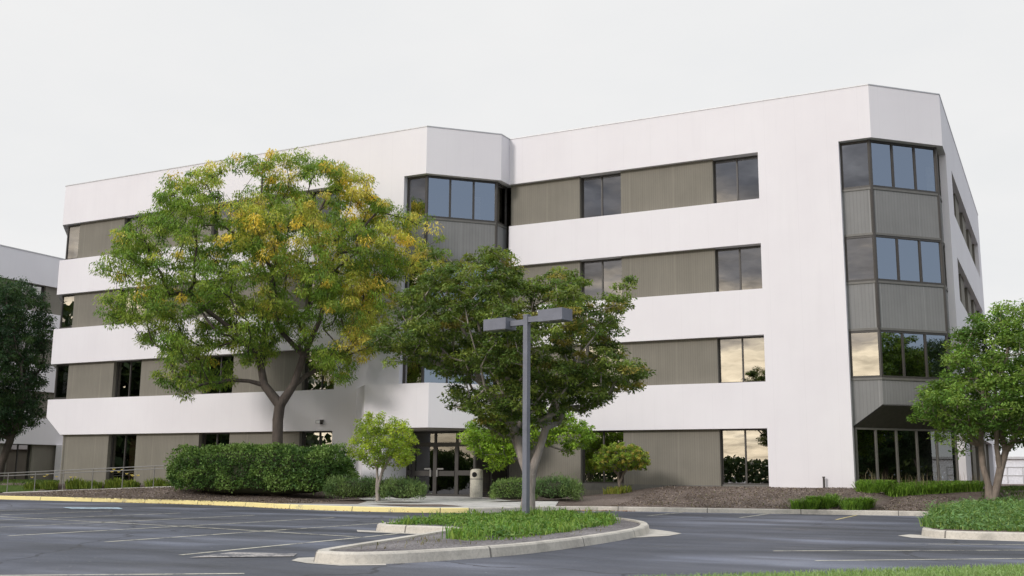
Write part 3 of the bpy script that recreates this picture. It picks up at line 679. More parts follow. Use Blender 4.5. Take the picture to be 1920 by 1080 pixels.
def skeleton(rng, chains, targets, fork, r_trunk, bias=.35, step=.55, wob=.10, tip=.009, power=2.35):
    pos = []; par = []; pl = []
    for ch in chains:                                  # each chain: list of (x,y,z); first may reuse an existing node index
        prev = -1
        for c in ch:
            if isinstance(c, int): prev = c; continue
            pos.append(np.array(c, float)); par.append(prev); pl.append(0 if prev < 0 else pl[prev] + np.linalg.norm(pos[-1] - pos[prev])); prev = len(pos) - 1
    fork = np.array(fork); order = np.argsort(((targets - fork) ** 2).sum(1)); first = 1
    for k in order:
        t = targets[k]; A = np.array(pos); d = np.linalg.norm(A - t, axis=1); df = np.linalg.norm(A - fork, axis=1)
        cost = d + bias * np.array(pl) * .6 + np.where(A[:, 2] > t[2] + .3, .8 * (A[:, 2] - t[2]), 0); cost[df > np.linalg.norm(t - fork) + .1] += 5; cost[:first] += 50
        j = int(np.argmin(cost)); a = pos[j]; ln = np.linalg.norm(t - a); m = max(1, int(ln / step)); prev = j; off = rng.normal(0, wob * ln * .5, 3); off[2] += ln * .06
        for q in range(1, m + 1):
            f = q / m; p = a + (t - a) * f + off * math.sin(math.pi * f); pos.append(p); par.append(prev); pl.append(pl[prev] + np.linalg.norm(p - pos[prev])); prev = len(pos) - 1
    n = len(pos); acc = np.zeros(n); kids = np.zeros(n, int)
    for i in range(n):
        if par[i] >= 0: kids[par[i]] += 1
    for i in range(n - 1, -1, -1):
        if kids[i] == 0: acc[i] = tip ** power
        if par[i] >= 0: acc[par[i]] += acc[i]
    r = acc ** (1 / power); r *= 1.0; s = r_trunk / r[0]
    rad = np.where(r > 3 * tip, r * s, r * (1 + (s - 1) * np.clip((r - tip) / (2 * tip), 0, 1)))
    return np.array(pos), par, rad
def branches(name, pos, par, rad, mat, parent, flare=1.25):
    mb = MB()
    for i in range(len(pos)):
        j = par[i]
        if j < 0: continue
        rb = rad[i]; ra = min(rad[j], rb * 1.35 + .004)
        if j < 1: ra = rad[j] * flare
        mb.tube(pos[j], pos[i], ra, rb, 9 if rb > .05 else (6 if rb > .02 else 4), False)
    # round the joints of the thick limbs
    for i in range(len(pos)):
        if rad[i] > .04 and par[i] >= 0:
            c = pos[i]; r = rad[i]; mb.lathe([(r * .5, c[2] - r * .85), (r * .98, c[2] - .2 * r), (r * .98, c[2] + .2 * r), (r * .5, c[2] + r * .85)], (c[0], c[1]), 8)
    return mb.build(name, mat, parent, smooth=True)
def foliage(rng, name, cl, per, rad3, Lw, droop, palette, jit, mat, parent, flat_=.6, colfun=None):
    n = len(cl); k = per; c = np.repeat(cl, k, 0); g = rng.normal(0, 1, (n * k, 3)); g = g / (np.linalg.norm(g, axis=1, keepdims=True) + 1e-6) * rng.uniform(.15, 1, (n * k, 1)) ** .6
    sc = np.repeat(rng.uniform(.7, 1.3, n), k)[:, None]; p = c + g * np.array(rad3) * sc
    d = g * np.array([1, 1, .35]) + rng.normal(0, .35, g.shape); d[:, 2] -= droop
    nr = rng.normal(0, 1, g.shape) * flat_ + np.array([0, 0, 1.0]) + g * .5
    V = leaf_quads(rng, p, d, nr, Lw[0] * rng.uniform(.6, 1.3, n * k), Lw[1] * rng.uniform(.6, 1.3, n * k))
    pi_ = colfun(cl) if colfun else rng.integers(0, len(palette), n); col = np.array(palette)[np.repeat(pi_, k)]
    col = col * np.repeat(rng.uniform(1 - jit, 1 + jit, n), k)[:, None] * rng.uniform(.72, 1.28, (n * k, 1)) * (1 + rng.normal(0, .05, (n * k, 3)))
    return quads(name, V, mat, parent, col=col)
def tree(name, loc, label, cat, poly, depth, n, mind, chains, fork, r_trunk, barkm, per, rad3, Lw, droop, palette, seed, jit=.22, colfun=None, maxy=None, shell=.55, leafm='leaf', group=None, bias=.35, flat_=.6, gap=-1, gs=.8):
    rng = np.random.default_rng(seed); t = empty(name, loc, label=label, cat=cat, group=group)
    lp = outline_points(rng, poly, depth, n, mind, shell, gap, gs, rad3[0] * .45); cl = to_local(lp); cl += rng.normal(0, mind * .6, cl.shape) * [1, 1, .8]
    if maxy is not None:
        over = cl[:, 1] + loc[1] > maxy; cl[over, 1] = maxy - loc[1] - rng.uniform(0, 1.2, over.sum())
    pos, par, rad = skeleton(rng, chains, cl, fork, r_trunk, bias)
    branches('trunk', pos, par, rad, M[barkm], t)
    foliage(rng, 'crown', cl, per, rad3, Lw, droop, palette, jit, M[leafm], t, flat_, (lambda c: colfun(rng, c)) if colfun else None)
    return t
# --- honey locust
LOC = [(-8.03, 9.91), (-7.45, 11.04), (-6.19, 11.84), (-5.71, 12.99), (-4.43, 13.76), (-2.66, 14.05), (-1.79, 14.33), (0.32, 14.47), (1.79, 14.08), (2.92, 13.4), (3.73, 12.26), (4.96, 11.82), (6.41, 11.04), (5.34, 9.9), (4.5, 8.9), (4.2, 7.9), (4.0, 7.0), (3.9, 6.0), (3.37, 5.93), (3.18, 5.18), (2.12, 4.74), (0.93, 5.36), (-0.09, 6.63), (-0.91, 5.8), (-2.4, 5.2), (-2.46, 4.27), (-3.62, 3.95), (-4.49, 4.15), (-5.35, 4.25), (-5.53, 5.32), (-6.36, 6.4), (-7.7, 7.04), (-7.88, 7.92), (-7.27, 8.58), (-7.85, 9.02)]
YEL = np.array([(-0.73, 10.64, .9), (1.46, 10.89, .9), (0.2, 9.53, .7), (-3.1, 13.6, 1.2), (2.95, 12.49, .8), (4.11, 10.46, .9), (3.76, 7.35, .8), (2.75, 11.8, .7), (4.99, 10.24, .9), (3.3, 8.23, .8), (-1.13, 9.97, .6), (1.07, 9.76, .7), (5.6, 10.8, .8), (-.5, 13.9, .7), (3.0, 6.0, .7)])
def loc_col(rng, c):
    a = c[:, 0] * RH[0] + c[:, 1] * RH[1]; z = c[:, 2]; pr = np.zeros(len(c)) + .05
    for y in YEL: pr = np.maximum(pr, .85 * np.exp(-(((a - y[0]) ** 2 + (z - y[1]) ** 2) / y[2] ** 2)))
    pr += .10 * (z > 12) + .05 * (a > 2); u = rng.uniform(0, 1, len(c))
    out = rng.integers(0, 3, len(c)); out[u < pr * 1.15] = 3; out[u < pr * .6] = 4; out[u < pr * .22] = 5; return out
tree('honey_locust', (-27.95, 33.9, .3), 'large honey locust with yellowing feathery crown rising behind the clipped hedge', 'tree', [(a + .5, z - .3) for a, z in LOC], 3.4, 1750, .25,
     [[(0, .0, 0), (.02, .02, 1.6), (-.02, 0, 3.0), (.05, .0, 3.6), (.5, .25, 4.4), (.9, .3, 5.6), (1.4, .6, 7.0), (2.0, .4, 8.6)], [3, (-.55, -.3, 4.4), (-.9, -.3, 5.6), (-1.9, -.6, 6.6), (-3.2, -1.2, 7.6)], [5, (.3, -.6, 6.6), (.1, -.8, 8.5), (0, -.6, 10.5)], [9, (-1.2, .6, 7.4), (-1.4, .8, 9.4)]],
     (0, 0, 3.6), .215, 'bark_d', 92, (.40, .40, .26), (.16, .044), .8, [(.20, .31, .048), (.14, .24, .042), (.28, .37, .065), (.42, .45, .08), (.60, .53, .11), (.70, .55, .09)], 11, .2, loc_col, maxy=37.3, gap=-.08, gs=.72)
# --- dark spreading tree behind the lamp
ZEL = [(-5.05, 5.23), (-4.98, 5.75), (-4.3, 6.1), (-4.23, 6.8), (-3.55, 7.52), (-3.57, 8.41), (-2.7, 8.68), (-2.3, 7.9), (-1.99, 8.24), (-1.21, 8.69), (-0.59, 8.25), (0.0, 7.3), (0.28, 7.72), (1.5, 7.82), (2.02, 7.21), (2.4, 6.6), (2.54, 7.12), (3.33, 7.66), (3.5, 6.87), (2.88, 6.16), (2.7, 5.46), (3.3, 5.1), (3.81, 4.61), (3.63, 4.0), (2.69, 3.74), (2.34, 3.06), (1.49, 3.3), (1.05, 2.9), (0.5, 2.8), (0.0, 2.5), (-0.55, 2.35), (-1.06, 2.36), (-1.91, 2.86), (-2.78, 3.53), (-2.45, 4.04), (-3.31, 4.55), (-4.35, 4.71)]
def zel_col(rng, c):
    c = c / .8235; out = rng.integers(0, 3, len(c)); u = rng.uniform(0, 1, len(c)); a = c[:, 0] * RH[0] + c[:, 1] * RH[1]
    rust = (.05 + .4 * np.exp(-(((a - 1.4) ** 2 + (c[:, 2] - 5.3) ** 2) / .8)) + .05 * (c[:, 2] > 6.5)); out[u < rust] = 3; out[u < rust * .3] = 4; return out
K = .8235
tree('spreading_tree', (-12.4, 25.15, .22), 'dark green wide tree with pale forked trunk directly behind the lamp pole', 'tree', [((a + .0) * K, (z - 1.15) * K + .93) for a, z in ZEL], 2.6, 1250, .165,
     [[(0, 0, 0), (.02, .0, .5), (.06, 0, .95), (-.12, -.05, 1.4), (-.28, -.1, 2.1), (-.62, -.3, 2.9), (-1.4, -.8, 3.6)], [2, (.24, .1, 1.5), (.42, .2, 2.2), (.66, .3, 3.0), (1.1, .6, 3.9)], [4, (-.15, .2, 2.9), (-.1, .2, 4.1), (0, .3, 5.1)], [3, (-.7, .2, 2.4), (-1.5, .1, 3.5)]],
     (0, 0, 1.4), .17, 'bark_l', 92, (.27, .27, .13), (.105, .044), .32, [(.15, .215, .046), (.105, .165, .038), (.21, .27, .058), (.27, .24, .06), (.32, .32, .065)], 12, .28, zel_col, gap=-.24, gs=1.1)
# --- brighter tree standing behind it, against the wall
BLT = [(-2.97, 2.61), (-2.6, 3.23), (-1.57, 3.65), (-0.11, 3.87), (1.55, 3.68), (2.3, 3.2), (2.35, 2.6), (1.5, 1.95), (0.1, 2.43), (-0.93, 1.4), (-1.55, 1.4), (-2.17, 2.0)]
tree('small_tree', (-18.08, 37.1, .35), 'bright green small tree against the wall, half hidden behind the dark spreading tree', 'tree', [(a, z - .35) for a, z in BLT], 1.2, 260, .2,
     [[(0, 0, 0), (.05, 0, .8), (.2, 0, 1.5), (.5, .1, 2.2)], [1, (-.5, 0, 1.5), (-1.0, 0, 2.2)]], (0, 0, .8), .1, 'bark_l', 70, (.30, .30, .17), (.12, .06), .3, [(.24, .38, .045), (.30, .45, .05), (.18, .30, .04)], 13)
# --- young lime-coloured tree left of the door
STL = [(-1.26, 1.81), (-0.99, 2.28), (-.85, 2.7), (-0.73, 3.04), (-0.46, 3.43), (0.1, 3.35), (.3, 2.95), (0.6, 3.24), (1.1, 2.97), (1.36, 2.5), (1.36, 1.92), (1.12, 1.54), (0.6, 1.35), (0.3, 1.55), (-.1, 1.3), (-0.5, 1.6), (-0.97, 1.72)]
tree('small_tree', (-21.72, 31.98, .25), 'young lime green tree with slim pale stems left of the entrance doors', 'tree', [(a, z - .25) for a, z in STL], .95, 230, .14,
     [[(0, 0, 0), (.0, 0, .5), (-.08, 0, 1.1), (-.3, 0, 1.8), (-.2, 0, 2.6)], [1, (.12, .05, 1.0), (.4, .1, 1.5), (.7, .1, 2.0)], [0, (-.09, .02, .5), (-.12, .1, 1.1), (.0, .1, 1.9)]], (0, 0, .9), .065, 'bark_l', 62, (.20, .20, .16), (.085, .042), .25, [(.32, .43, .05), (.39, .49, .06), (.23, .34, .045)], 14, flat_=.8)
# --- magnolia-like tree at right
RT = [(-2.41, 3.92), (-1.97, 4.47), (-0.85, 4.76), (-1.05, 5.1), (-0.99, 5.5), (-.75, 5.8), (-0.65, 6.43), (0.23, 7.0), (0.98, 7.1), (1.75, 7.39), (2.73, 6.84), (3.28, 5.72), (3.33, 4.06), (2.85, 2.78), (1.9, 2.23), (0.61, 2.14), (0, 2.55), (-0.46, 2.39), (-1.4, 2.25), (-1.7, 2.7), (-1.96, 3.1)]
def rt_col(rng, c): return rng.integers(0, 4, len(c))
tree('broadleaf_tree', (-2.22, 40.0, .4), 'dense bright green tree with three pale stems at the right edge, covering the building corner', 'tree', [(a, z - .4) for a, z in RT], 2.5, 620, .24,
     [[(0, 0, 0), (-.05, 0, .6), (-.18, .05, 1.2), (-.2, .0, 1.9), (-.1, 0, 2.8), (0, 0, 4.0)], [0, (.2, .1, .5), (.35, .15, 1.1), (.55, .2, 1.7), (1.0, .3, 2.4), (1.3, .3, 3.4)], [7, (.3, -.1, 1.8), (.35, -.2, 2.7), (.4, -.2, 4.5)]],
     (0, 0, 1.6), .16, 'bark_m', 88, (.34, .34, .22), (.14, .062), .15, [(.135, .235, .045), (.18, .29, .055), (.10, .19, .04), (.22, .33, .07)], 15, .22, rt_col, shell=.45)
tree('shade_tree', (.6, 50, .7), 'dark tree in the shade behind the pale stems at the right edge', 'tree', [(-3.2, 2.6), (-2.6, 5.0), (-.5, 7), (2, 7.5), (4, 6), (4.5, 3), (3.5, 1.1), (1.5, .9), (0, 1.2), (-1.6, 1.7)], 2.4, 330, .3,
     [[(1, 0, 0), (1, 0, 1.2), (1.1, 0, 2.4), (1, 0, 4)]], (1, 0, 1.5), .17, 'bark_d', 70, (.45, .45, .3), (.17, .08), .3, [(.045, .08, .022), (.06, .10, .025)], 16)
# --- tree at far left
LT = [(-3.86, 6.0), (-3.2, 9.2), (-2.11, 10.92), (-0.68, 11.53), (0.82, 11.39), (1.88, 10.05), (2.0, 8.27), (2.05, 5.92), (1.85, 3.4), (0.6, 2.7), (-1.34, 2.3), (-3.6, 2.6)]
lt = tree('deciduous_tree', (-51.0, 38.9, .3), 'dark green tree with leaning trunk in front of the neighbouring building at the left edge', 'tree', LT, 3.0, 1000, .27,
     [[(0, 0, 0), (.15, .05, 1.3), (.5, .2, 2.6), (.9, .4, 3.6), (.9, .4, 5.5)], [2, (-.2, 0, 4), (-.9, -.2, 6)]], (.5, .2, 2.6), .2, 'bark_d', 84, (.46, .46, .30), (.17, .06), .55, [(.045, .09, .035), (.03, .065, .028), (.06, .11, .035)], 17, bias=.3)
# --- round topiary shrub
RS = [(-1.12, 1.66), (-1.02, 2.05), (-0.6, 2.38), (0.0, 2.48), (0.62, 2.38), (1.05, 2.08), (1.16, 1.72), (.95, 1.5), (0.4, 1.42), (-0.5, 1.42), (-.92, 1.48)]
def rs_col(rng, c):
    out = rng.integers(0, 3, len(c)); u = rng.uniform(0, 1, len(c)); out[u < .06 + .14 * (c[:, 2] > 1.5)] = 3; return out
tree('topiary_shrub', (-15.2, 38.9, .52), 'small round clipped shrub on a short stem in the mulch below the ground floor window', 'shrub', [(a, z - .55) for a, z in RS], 1.0, 620, .085,
     [[(0, 0, 0), (-.05, 0, .35), (-.1, 0, .7), (-.4, 0, 1.1)], [1, (.1, 0, .7), (.4, 0, 1.1)]], (0, 0, .6), .06, 'bark_m', 48, (.085, .085, .06), (.062, .034), .1, [(.22, .34, .05), (.21, .31, .05), (.33, .42, .07), (.44, .40, .09)], 18, shell=.4)

# ------------------------------------------------------------------ hedge and low bushes
def bushy(name, loc, size, label, cat, n, Lw, palette, seed, power=3.2, rz_=0, group=None, upw=.2, fuzz=.10, lump=.12, core=.86):
    rng = np.random.default_rng(seed); t = empty(name, loc, rz_, label=label, cat=cat, group=group)
    d = unit(rng.normal(0, 1, (int(n * 1.25), 3))); d = d[d[:, 2] > -.55][:n]; a, b, c = size
    k = (np.abs(d[:, 0]) ** power + np.abs(d[:, 1]) ** power + np.abs(d[:, 2]) ** power) ** (-1 / power)
    P = d * k[:, None] * np.array([a, b, c]); nr = unit(np.sign(P) * np.abs(P / np.array([a, b, c])) ** (power - 1) / np.array([a, b, c]))
    # even the density over a long shape: resample along x
    P[:, 0] = np.where(rng.uniform(0, 1, len(P)) < .72, rng.uniform(-1, 1, len(P)) * a * np.clip(k * 0 + .93, 0, 1), P[:, 0]) if a > 1.8 * b else P[:, 0]
    lum = np.array([noise.noise(Vector(p * (1.1, 1.1, 1.6) + np.array(loc))) + .5 * noise.noise(Vector(p * 3.1)) for p in P])
    P = P + nr * (lum[:, None] * lump + rng.normal(0, fuzz * .5, (len(P), 1))); P[:, 2] += c
    P[:, 2] = np.maximum(P[:, 2], .03)
    dd = nr * .8 + rng.normal(0, .6, P.shape); dd[:, 2] += upw; nn = nr + rng.normal(0, .7, P.shape)
    V = leaf_quads(rng, P, dd, nn, Lw[0] * rng.uniform(.6, 1.3, len(P)), Lw[1] * rng.uniform(.6, 1.3, len(P)))
    w = (lum * 1.3 + .5 + rng.normal(0, .25, len(P))); pi_ = np.clip((w * len(palette)).astype(int), 0, len(palette) - 1)
    col = np.array(palette)[pi_] * rng.uniform(.75, 1.25, (len(P), 1))
    quads('foliage', V, M['leafd'], t, col=col)
    mb = MB(); nu, nv = 18, 9; vs = []
    for j in range(nv + 1):
        ph = math.pi * j / nv
        for i in range(nu):
            th = 2 * math.pi * i / nu; e = np.array([math.sin(ph) * math.cos(th), math.sin(ph) * math.sin(th), math.cos(ph)])
            kk = (abs(e) ** power).sum() ** (-1 / power); q = e * kk * np.array([a, b, c]) * core; vs.append((q[0], q[1], max(q[2] + c, .02)))
    fs = [(j * nu + i, (j + 1) * nu + i, (j + 1) * nu + (i + 1) % nu, j * nu + (i + 1) % nu) for j in range(nv) for i in range(nu)]
    mb.add(vs, fs).build('stems', M['stem'], t, smooth=True)  # solid dark hull under the leaves, standing in for shade inside the bush
    return t
HG = [(.055, .115, .028), (.085, .16, .036), (.125, .22, .048), (.175, .275, .07)]
bushy('hedge', (-28.75, 33.9, .22), (4.2, 1.15, .99), 'long rounded dark green clipped hedge behind the yellow kerb', 'hedge', 42000, (.105, .062), HG, 21, 3.6, .02, lump=.22)
JG = [(.085, .15, .05), (.12, .19, .06), (.16, .24, .075)]
bushy('low_bush', (-23.35, 32.9, .27), (1.15, .55, .36), 'low spreading green bush between the hedge and the lime green tree', 'bush', 8000, (.11, .026), JG, 22, 2.4, .3, upw=.9, fuzz=.16, lump=.14)
bushy('low_bush', (-21.0, 32.5, .28), (.75, .5, .33), 'low green bush right of the slim lime green tree', 'bush', 5200, (.11, .026), JG, 23, 2.3, .4, upw=.9, fuzz=.16, lump=.12)
bushy('low_bush', (-17.75, 34.9, .27), (.78, .5, .35), 'boxy low bush at the edge of the entrance walk, left of the pale forked trunk', 'bush', 6500, (.08, .03), [(.11, .18, .05), (.15, .23, .06), (.19, .28, .075)], 24, 4.0, .35, fuzz=.12)
bushy('low_bush', (-16.4, 35.35, .30), (.8, .55, .37), 'loose feathery low bush right of the pale forked trunk', 'bush', 6500, (.12, .026), JG, 25, 2.2, .4, upw=.8, fuzz=.2, lump=.2)

# ------------------------------------------------------------------ grass and ground cover
def blades(rng, pts, h, w, lean, palette, name, label=None, kind='stuff', parent=None, cat=None, mat='grass', arch=.5):
    n = len(pts); a = rng.uniform(0, 6.283, n); dirx = np.stack([np.cos(a), np.sin(a), np.zeros(n)], 1); hh = h * rng.uniform(.45, 1.25, n); le = lean * rng.uniform(.2, 1.3, n) * hh
    wd = np.stack([-np.sin(a + rng.normal(0, .6, n)), np.cos(a), np.zeros(n)], 1) * (w * rng.uniform(.7, 1.3, n))[:, None] * .5
    up = np.zeros((n, 3)); up[:, 2] = 1; m_ = pts + up * (hh * .62)[:, None] + dirx * (le * .35)[:, None]; tp = pts + up * (hh * (1 - arch * .35))[:, None] + dirx * le[:, None]
    V1 = np.stack([pts - wd, pts + wd, m_ + wd * .8, m_ - wd * .8], 1); V2 = np.stack([m_ - wd * .8, m_ + wd * .8, tp + wd * .08, tp - wd * .08], 1)
    pi_ = rng.integers(0, len(palette), n); col = np.array(palette)[pi_] * rng.uniform(.7, 1.3, (n, 1)); return quads(name, np.concatenate([V1, V2]), M[mat], parent, col=np.concatenate([col, col]), label=label, kind=kind, cat=cat)
def scatter(rng, poly, n, hf, clump=0, cs=.8, thr=None):
    xs = [p[0] for p in poly]; ys = [p[1] for p in poly]; x = rng.uniform(min(xs), max(xs), n * 5); y = rng.uniform(min(ys), max(ys), n * 5); ok = inside(poly, x, y); x = x[ok]; y = y[ok]
    if clump:
        v = np.array([noise.noise(Vector((a * cs, b * cs, 9))) for a, b in zip(x, y)]); e = edgedist(poly, x, y); ok = v + np.minimum(e, 1.0) * .55 > rng.uniform(-.05, .6, len(x)) * clump; x = x[ok]; y = y[ok]
    x = x[:n]; y = y[:n]; return np.stack([x, y, [hf(a, b) for a, b in zip(x, y)]], 1)
GR = [(.15, .28, .045), (.11, .22, .04), (.20, .33, .06), (.25, .35, .08)]
rng = np.random.default_rng(31)
isl_g = [(-12.95, 19.0), (-13.05, 22), (-12.9, 25.2), (-12.0, 26.0), (-10.4, 25.3), (-9.2, 23.2), (-8.55, 21.4), (-8.3, 19.2), (-8.1, 17.3), (-7.95, 15.5), (-8.3, 14.7), (-9.0, 15.2), (-9.5, 16.2), (-10.1, 17.6), (-10.5, 18.7), (-11.2, 19.0)]
P = scatter(rng, isl_g, 15000, hisl, 1, 1.3); hs = np.clip([.12 + .16 * noise.noise(Vector((p[0] * 1.4, p[1] * 1.4, 2))) + .12 * noise.noise(Vector((p[0] * 5, p[1] * 5, 8))) for p in P], .05, 1)
blades(rng, P, hs, .022, .8, GR, 'island_grass')
tt = scatter(rng, isl_g, 90, hisl, 1, 1.3); tt = tt[(np.abs(tt[:, 0] + 10.2) > 1.1) | (tt[:, 1] > 21.9)]; TP = np.concatenate([t_ + np.concatenate([rng.normal(0, .09, (26, 2)), np.zeros((26, 1))], 1) for t_ in tt]); blades(rng, TP, np.repeat(rng.uniform(.16, .36, len(tt)), 26), .018, .8, GR, 'grass_tufts', arch=.8)
def leafy(rng, pts, hs, name, palette, sz=.05):
    n = len(pts); p = pts.copy(); p[:, 2] += hs * rng.uniform(.15, 1.0, n); p[:, :2] += rng.normal(0, .05, (n, 2)); d = rng.normal(0, 1, (n, 3)) * [1, 1, .5]
    V = leaf_quads(rng, p, d, rng.normal(0, .5, (n, 3)) + [0, 0, 1], sz * rng.uniform(.6, 1.5, n) * 1.6, sz * rng.uniform(.6, 1.4, n) * .7)
    return quads(name, V, M['grass'], col=np.array(palette)[rng.integers(0, len(palette), n)] * rng.uniform(.7, 1.3, (n, 1)), kind='stuff')
P = scatter(rng, isl_g, 17000, hisl, 1, 1.6); hs = np.clip([.09 + .16 * noise.noise(Vector((p[0] * 1.4, p[1] * 1.4, 2))) + .12 * noise.noise(Vector((p[0] * 5, p[1] * 5, 8))) for p in P], .04, 1)
leafy(rng, P, hs, 'island_weeds', [(.12, .24, .05), (.08, .17, .04), (.17, .29, .07), (.22, .30, .09)])
sl_ = [(-9.0, 12.6), (-8.4, 12.4), (-7.8, 14.5), (-7.7, 18.5), (-8.3, 20.8), (-9.6, 16.3)]
P = scatter(rng, sl_, 260, hisl, 1, 2); blades(rng, P, .07, .012, .9, [(.16, .17, .06), (.2, .17, .09)], 'sparse_weeds')
# right peninsula, thick weeds
pen = [(-2.75, 24.3), (-2.2, 23.45), (-.7, 23.4), (2, 23.7), (2.4, 38.6), (-1.6, 38.8), (-2.7, 38.0), (-2.8, 33)]
P = scatter(rng, pen, 30000, hgt, 0); hs = np.clip([.24 + .24 * noise.noise(Vector((p[0] * .9, p[1] * .6, 2))) + .16 * noise.noise(Vector((p[0] * 4, p[1] * 4, 8))) for p in P], .06, 1) * np.clip(.35 + (P[:, 1] - 23.3) * .35, .35, 1)
blades(rng, P, hs, .026, .85, [(.12, .22, .06), (.15, .27, .065), (.09, .17, .045), (.23, .32, .09)], 'weedy_verge')
P = P[::2].copy(); leafy(rng, P, hs[::2], 'verge_weeds', [(.13, .24, .08), (.09, .18, .06), (.17, .28, .10)], .06)
# lawn on the right behind
P = scatter(rng, [(-2.6, 39.5), (2.5, 39.0), (4.5, 60), (-2.4, 60)], 16000, hgt, 0); blades(rng, P, .09, .03, .5, [(.07, .12, .03), (.09, .15, .035)], 'back_lawn')
# foreground lawn
def hfg(x, y): return .02
fg = [(-5.6, 14.3), (-4.55, 15.55), (-3.6, 16.72), (-2.3, 18.3), (-.7, 20.1), (1.2, 22), (2, 14), (-2, 9.5)]
fg = [(x * .775, y * .775) for x, y in fg]
sheet('front_lawn', fg, lambda x, y: .02 + .05 * min(1, float(edgedist(fg, np.array([x]), np.array([y]))[0])), .4, M['lawn'], kind='structure')
P = scatter(rng, fg, 52000, lambda x, y: .03, 0); P = P[(P[:, 1] > 10.4)]
blades(rng, P, .085, .007, .55, [(.26, .38, .13), (.20, .32, .10), (.32, .42, .18)], 'front_grass')
# long grass strip under the corner bay
gs = [(-6.55, 39.7), (-6.05, 39.45), (-2.6, 41.9), (-2.7, 43.4), (-3.3, 43.6), (-6.6, 40.9)]
P = scatter(rng, gs, 9500, hgt, 0); blades(rng, P, .42, .030, 1.1, [(.19, .34, .05), (.24, .40, .06), (.14, .25, .04)], 'long_grass', arch=1.2)
P = scatter(rng, gs, 150, hgt, 0); blades(rng, P, .72, .012, .2, [(.30, .24, .16), (.22, .17, .12)], 'seed_heads')
# weeds on the kerb at right
for k, wpoly in enumerate(([(-8.0, 35.55), (-6.95, 35.85), (-6.75, 37.0), (-6.9, 37.9), (-7.35, 37.7), (-7.9, 36.6)], [(-6.55, 36.0), (-5.75, 36.25), (-5.6, 37.2), (-6.0, 37.5), (-6.5, 37.0)])):
    P = scatter(rng, wpoly, 3000 if k == 0 else 1800, hgt, 1, 2.5); blades(rng, P, .42, .022, 1.3, [(.18, .33, .05), (.23, .38, .06), (.12, .22, .04)], 'kerb_weeds', arch=1.0)
P = scatter(rng, [(-13.8, 34.8), (-3.5, 36.9), (-3.5, 40.5), (-13, 40)], 420, hgt, 1, .8); blades(rng, P, .09, .012, 1.2, [(.42, .36, .27), (.3, .26, .18), (.14, .2, .05)], 'dry_litter')
P = scatter(rng, [(-15.7, 38.3), (-14.9, 38.2), (-14.7, 38.9), (-15.5, 39.1)], 320, hgt, 0); blades(rng, P, .3, .03, .6, [(.22, .28, .05), (.3, .3, .06)], 'stem_weeds')
for poly_, n_, nm_ in (([(-14, 34.9), (-3.4, 36.9), (-3.3, 40.2), (-6.9, 41.1), (-14, 41.0)], 9000, 'mulch_chips'), ([(-41, 31.5), (-24, 30.0), (-23.6, 32.4), (-31, 35.1), (-41, 35.2)], 9000, 'mulch_chips')):
    P = scatter(rng, poly_, n_, hgt); P[:, 2] += .015; n = len(P); d = rng.normal(0, 1, (n, 3)) * [1, 1, .35]
    V = leaf_quads(rng, P, d, rng.normal(0, .5, (n, 3)) + [0, 0, 1], rng.uniform(.04, .12, n), rng.uniform(.015, .04, n))
    quads(nm_, V, M['petal'], col=np.array([(.09, .07, .06), (.21, .165, .14), (.36, .30, .26), (.14, .11, .095)])[rng.integers(0, 4, n)] * rng.uniform(.7, 1.3, (n, 1)), kind='stuff')
# fallen leaves by the kerb
rl = np.random.default_rng(44)
cx = np.concatenate([rl.normal(-14.2, .7, 190), rl.uniform(-34, -18, 160)]); cy = np.interp(cx, KX, KY) + np.concatenate([rl.uniform(-.35, -.02, 350)])
c_ = np.stack([cx, cy, np.full(350, .02)], 1); V = leaf_quads(rl, c_, rl.normal(0, 1, (350, 3)) * [1, 1, .2], np.tile([0, 0, 1.], (350, 1)) + rl.normal(0, .3, (350, 3)), np.full(350, .07), np.full(350, .045))
quads('fallen_leaves', V, M['petal'], col=np.array([(.34, .13, .05), (.40, .22, .07), (.25, .11, .05)])[rl.integers(0, 3, 350)], kind='stuff')
# left: lawn and day lilies behind the railing
sheet('left_lawn', [(-95, 33.2), (-47.2, 33.2), (-45.6, 37.0), (-45.4, 39), (-60, 52), (-95, 52)], lambda x, y: hgt(x, y) + .02, .9, M['lawn'], kind='structure')
P = scatter(rng, [(-70, 33.2), (-47.2, 33.2), (-45.8, 37.5), (-46, 41), (-60, 50), (-70, 50)], 22000, hgt, 0); blades(rng, P, .10, .035, .5, [(.10, .16, .04), (.13, .19, .05)], 'left_grass')
LIL = [(-46.4, 0, 'leftmost clump of day lilies behind the railing, at the lawn edge'), (-44.9, 1, 'day lily clump behind the second railing post from the left'), (-43.3, 1, 'day lilies with one pale bloom, below the left end of the building'), (-41.9, 0, 'wide plain day lily clump left of the tallest yellow blooms'), (-40.6, 1, 'day lily clump carrying the tallest yellow blooms'), (-39.3, 1, 'day lily clump with low yellow blooms beside the ground floor window'), (-37.9, 0, 'day lily clump in front of the ground floor window'), (-36.6, 0, 'bright green day lily clump right of the ground floor window'), (-35.3, 0, 'dark low leafy clump near the left end of the hedge')]
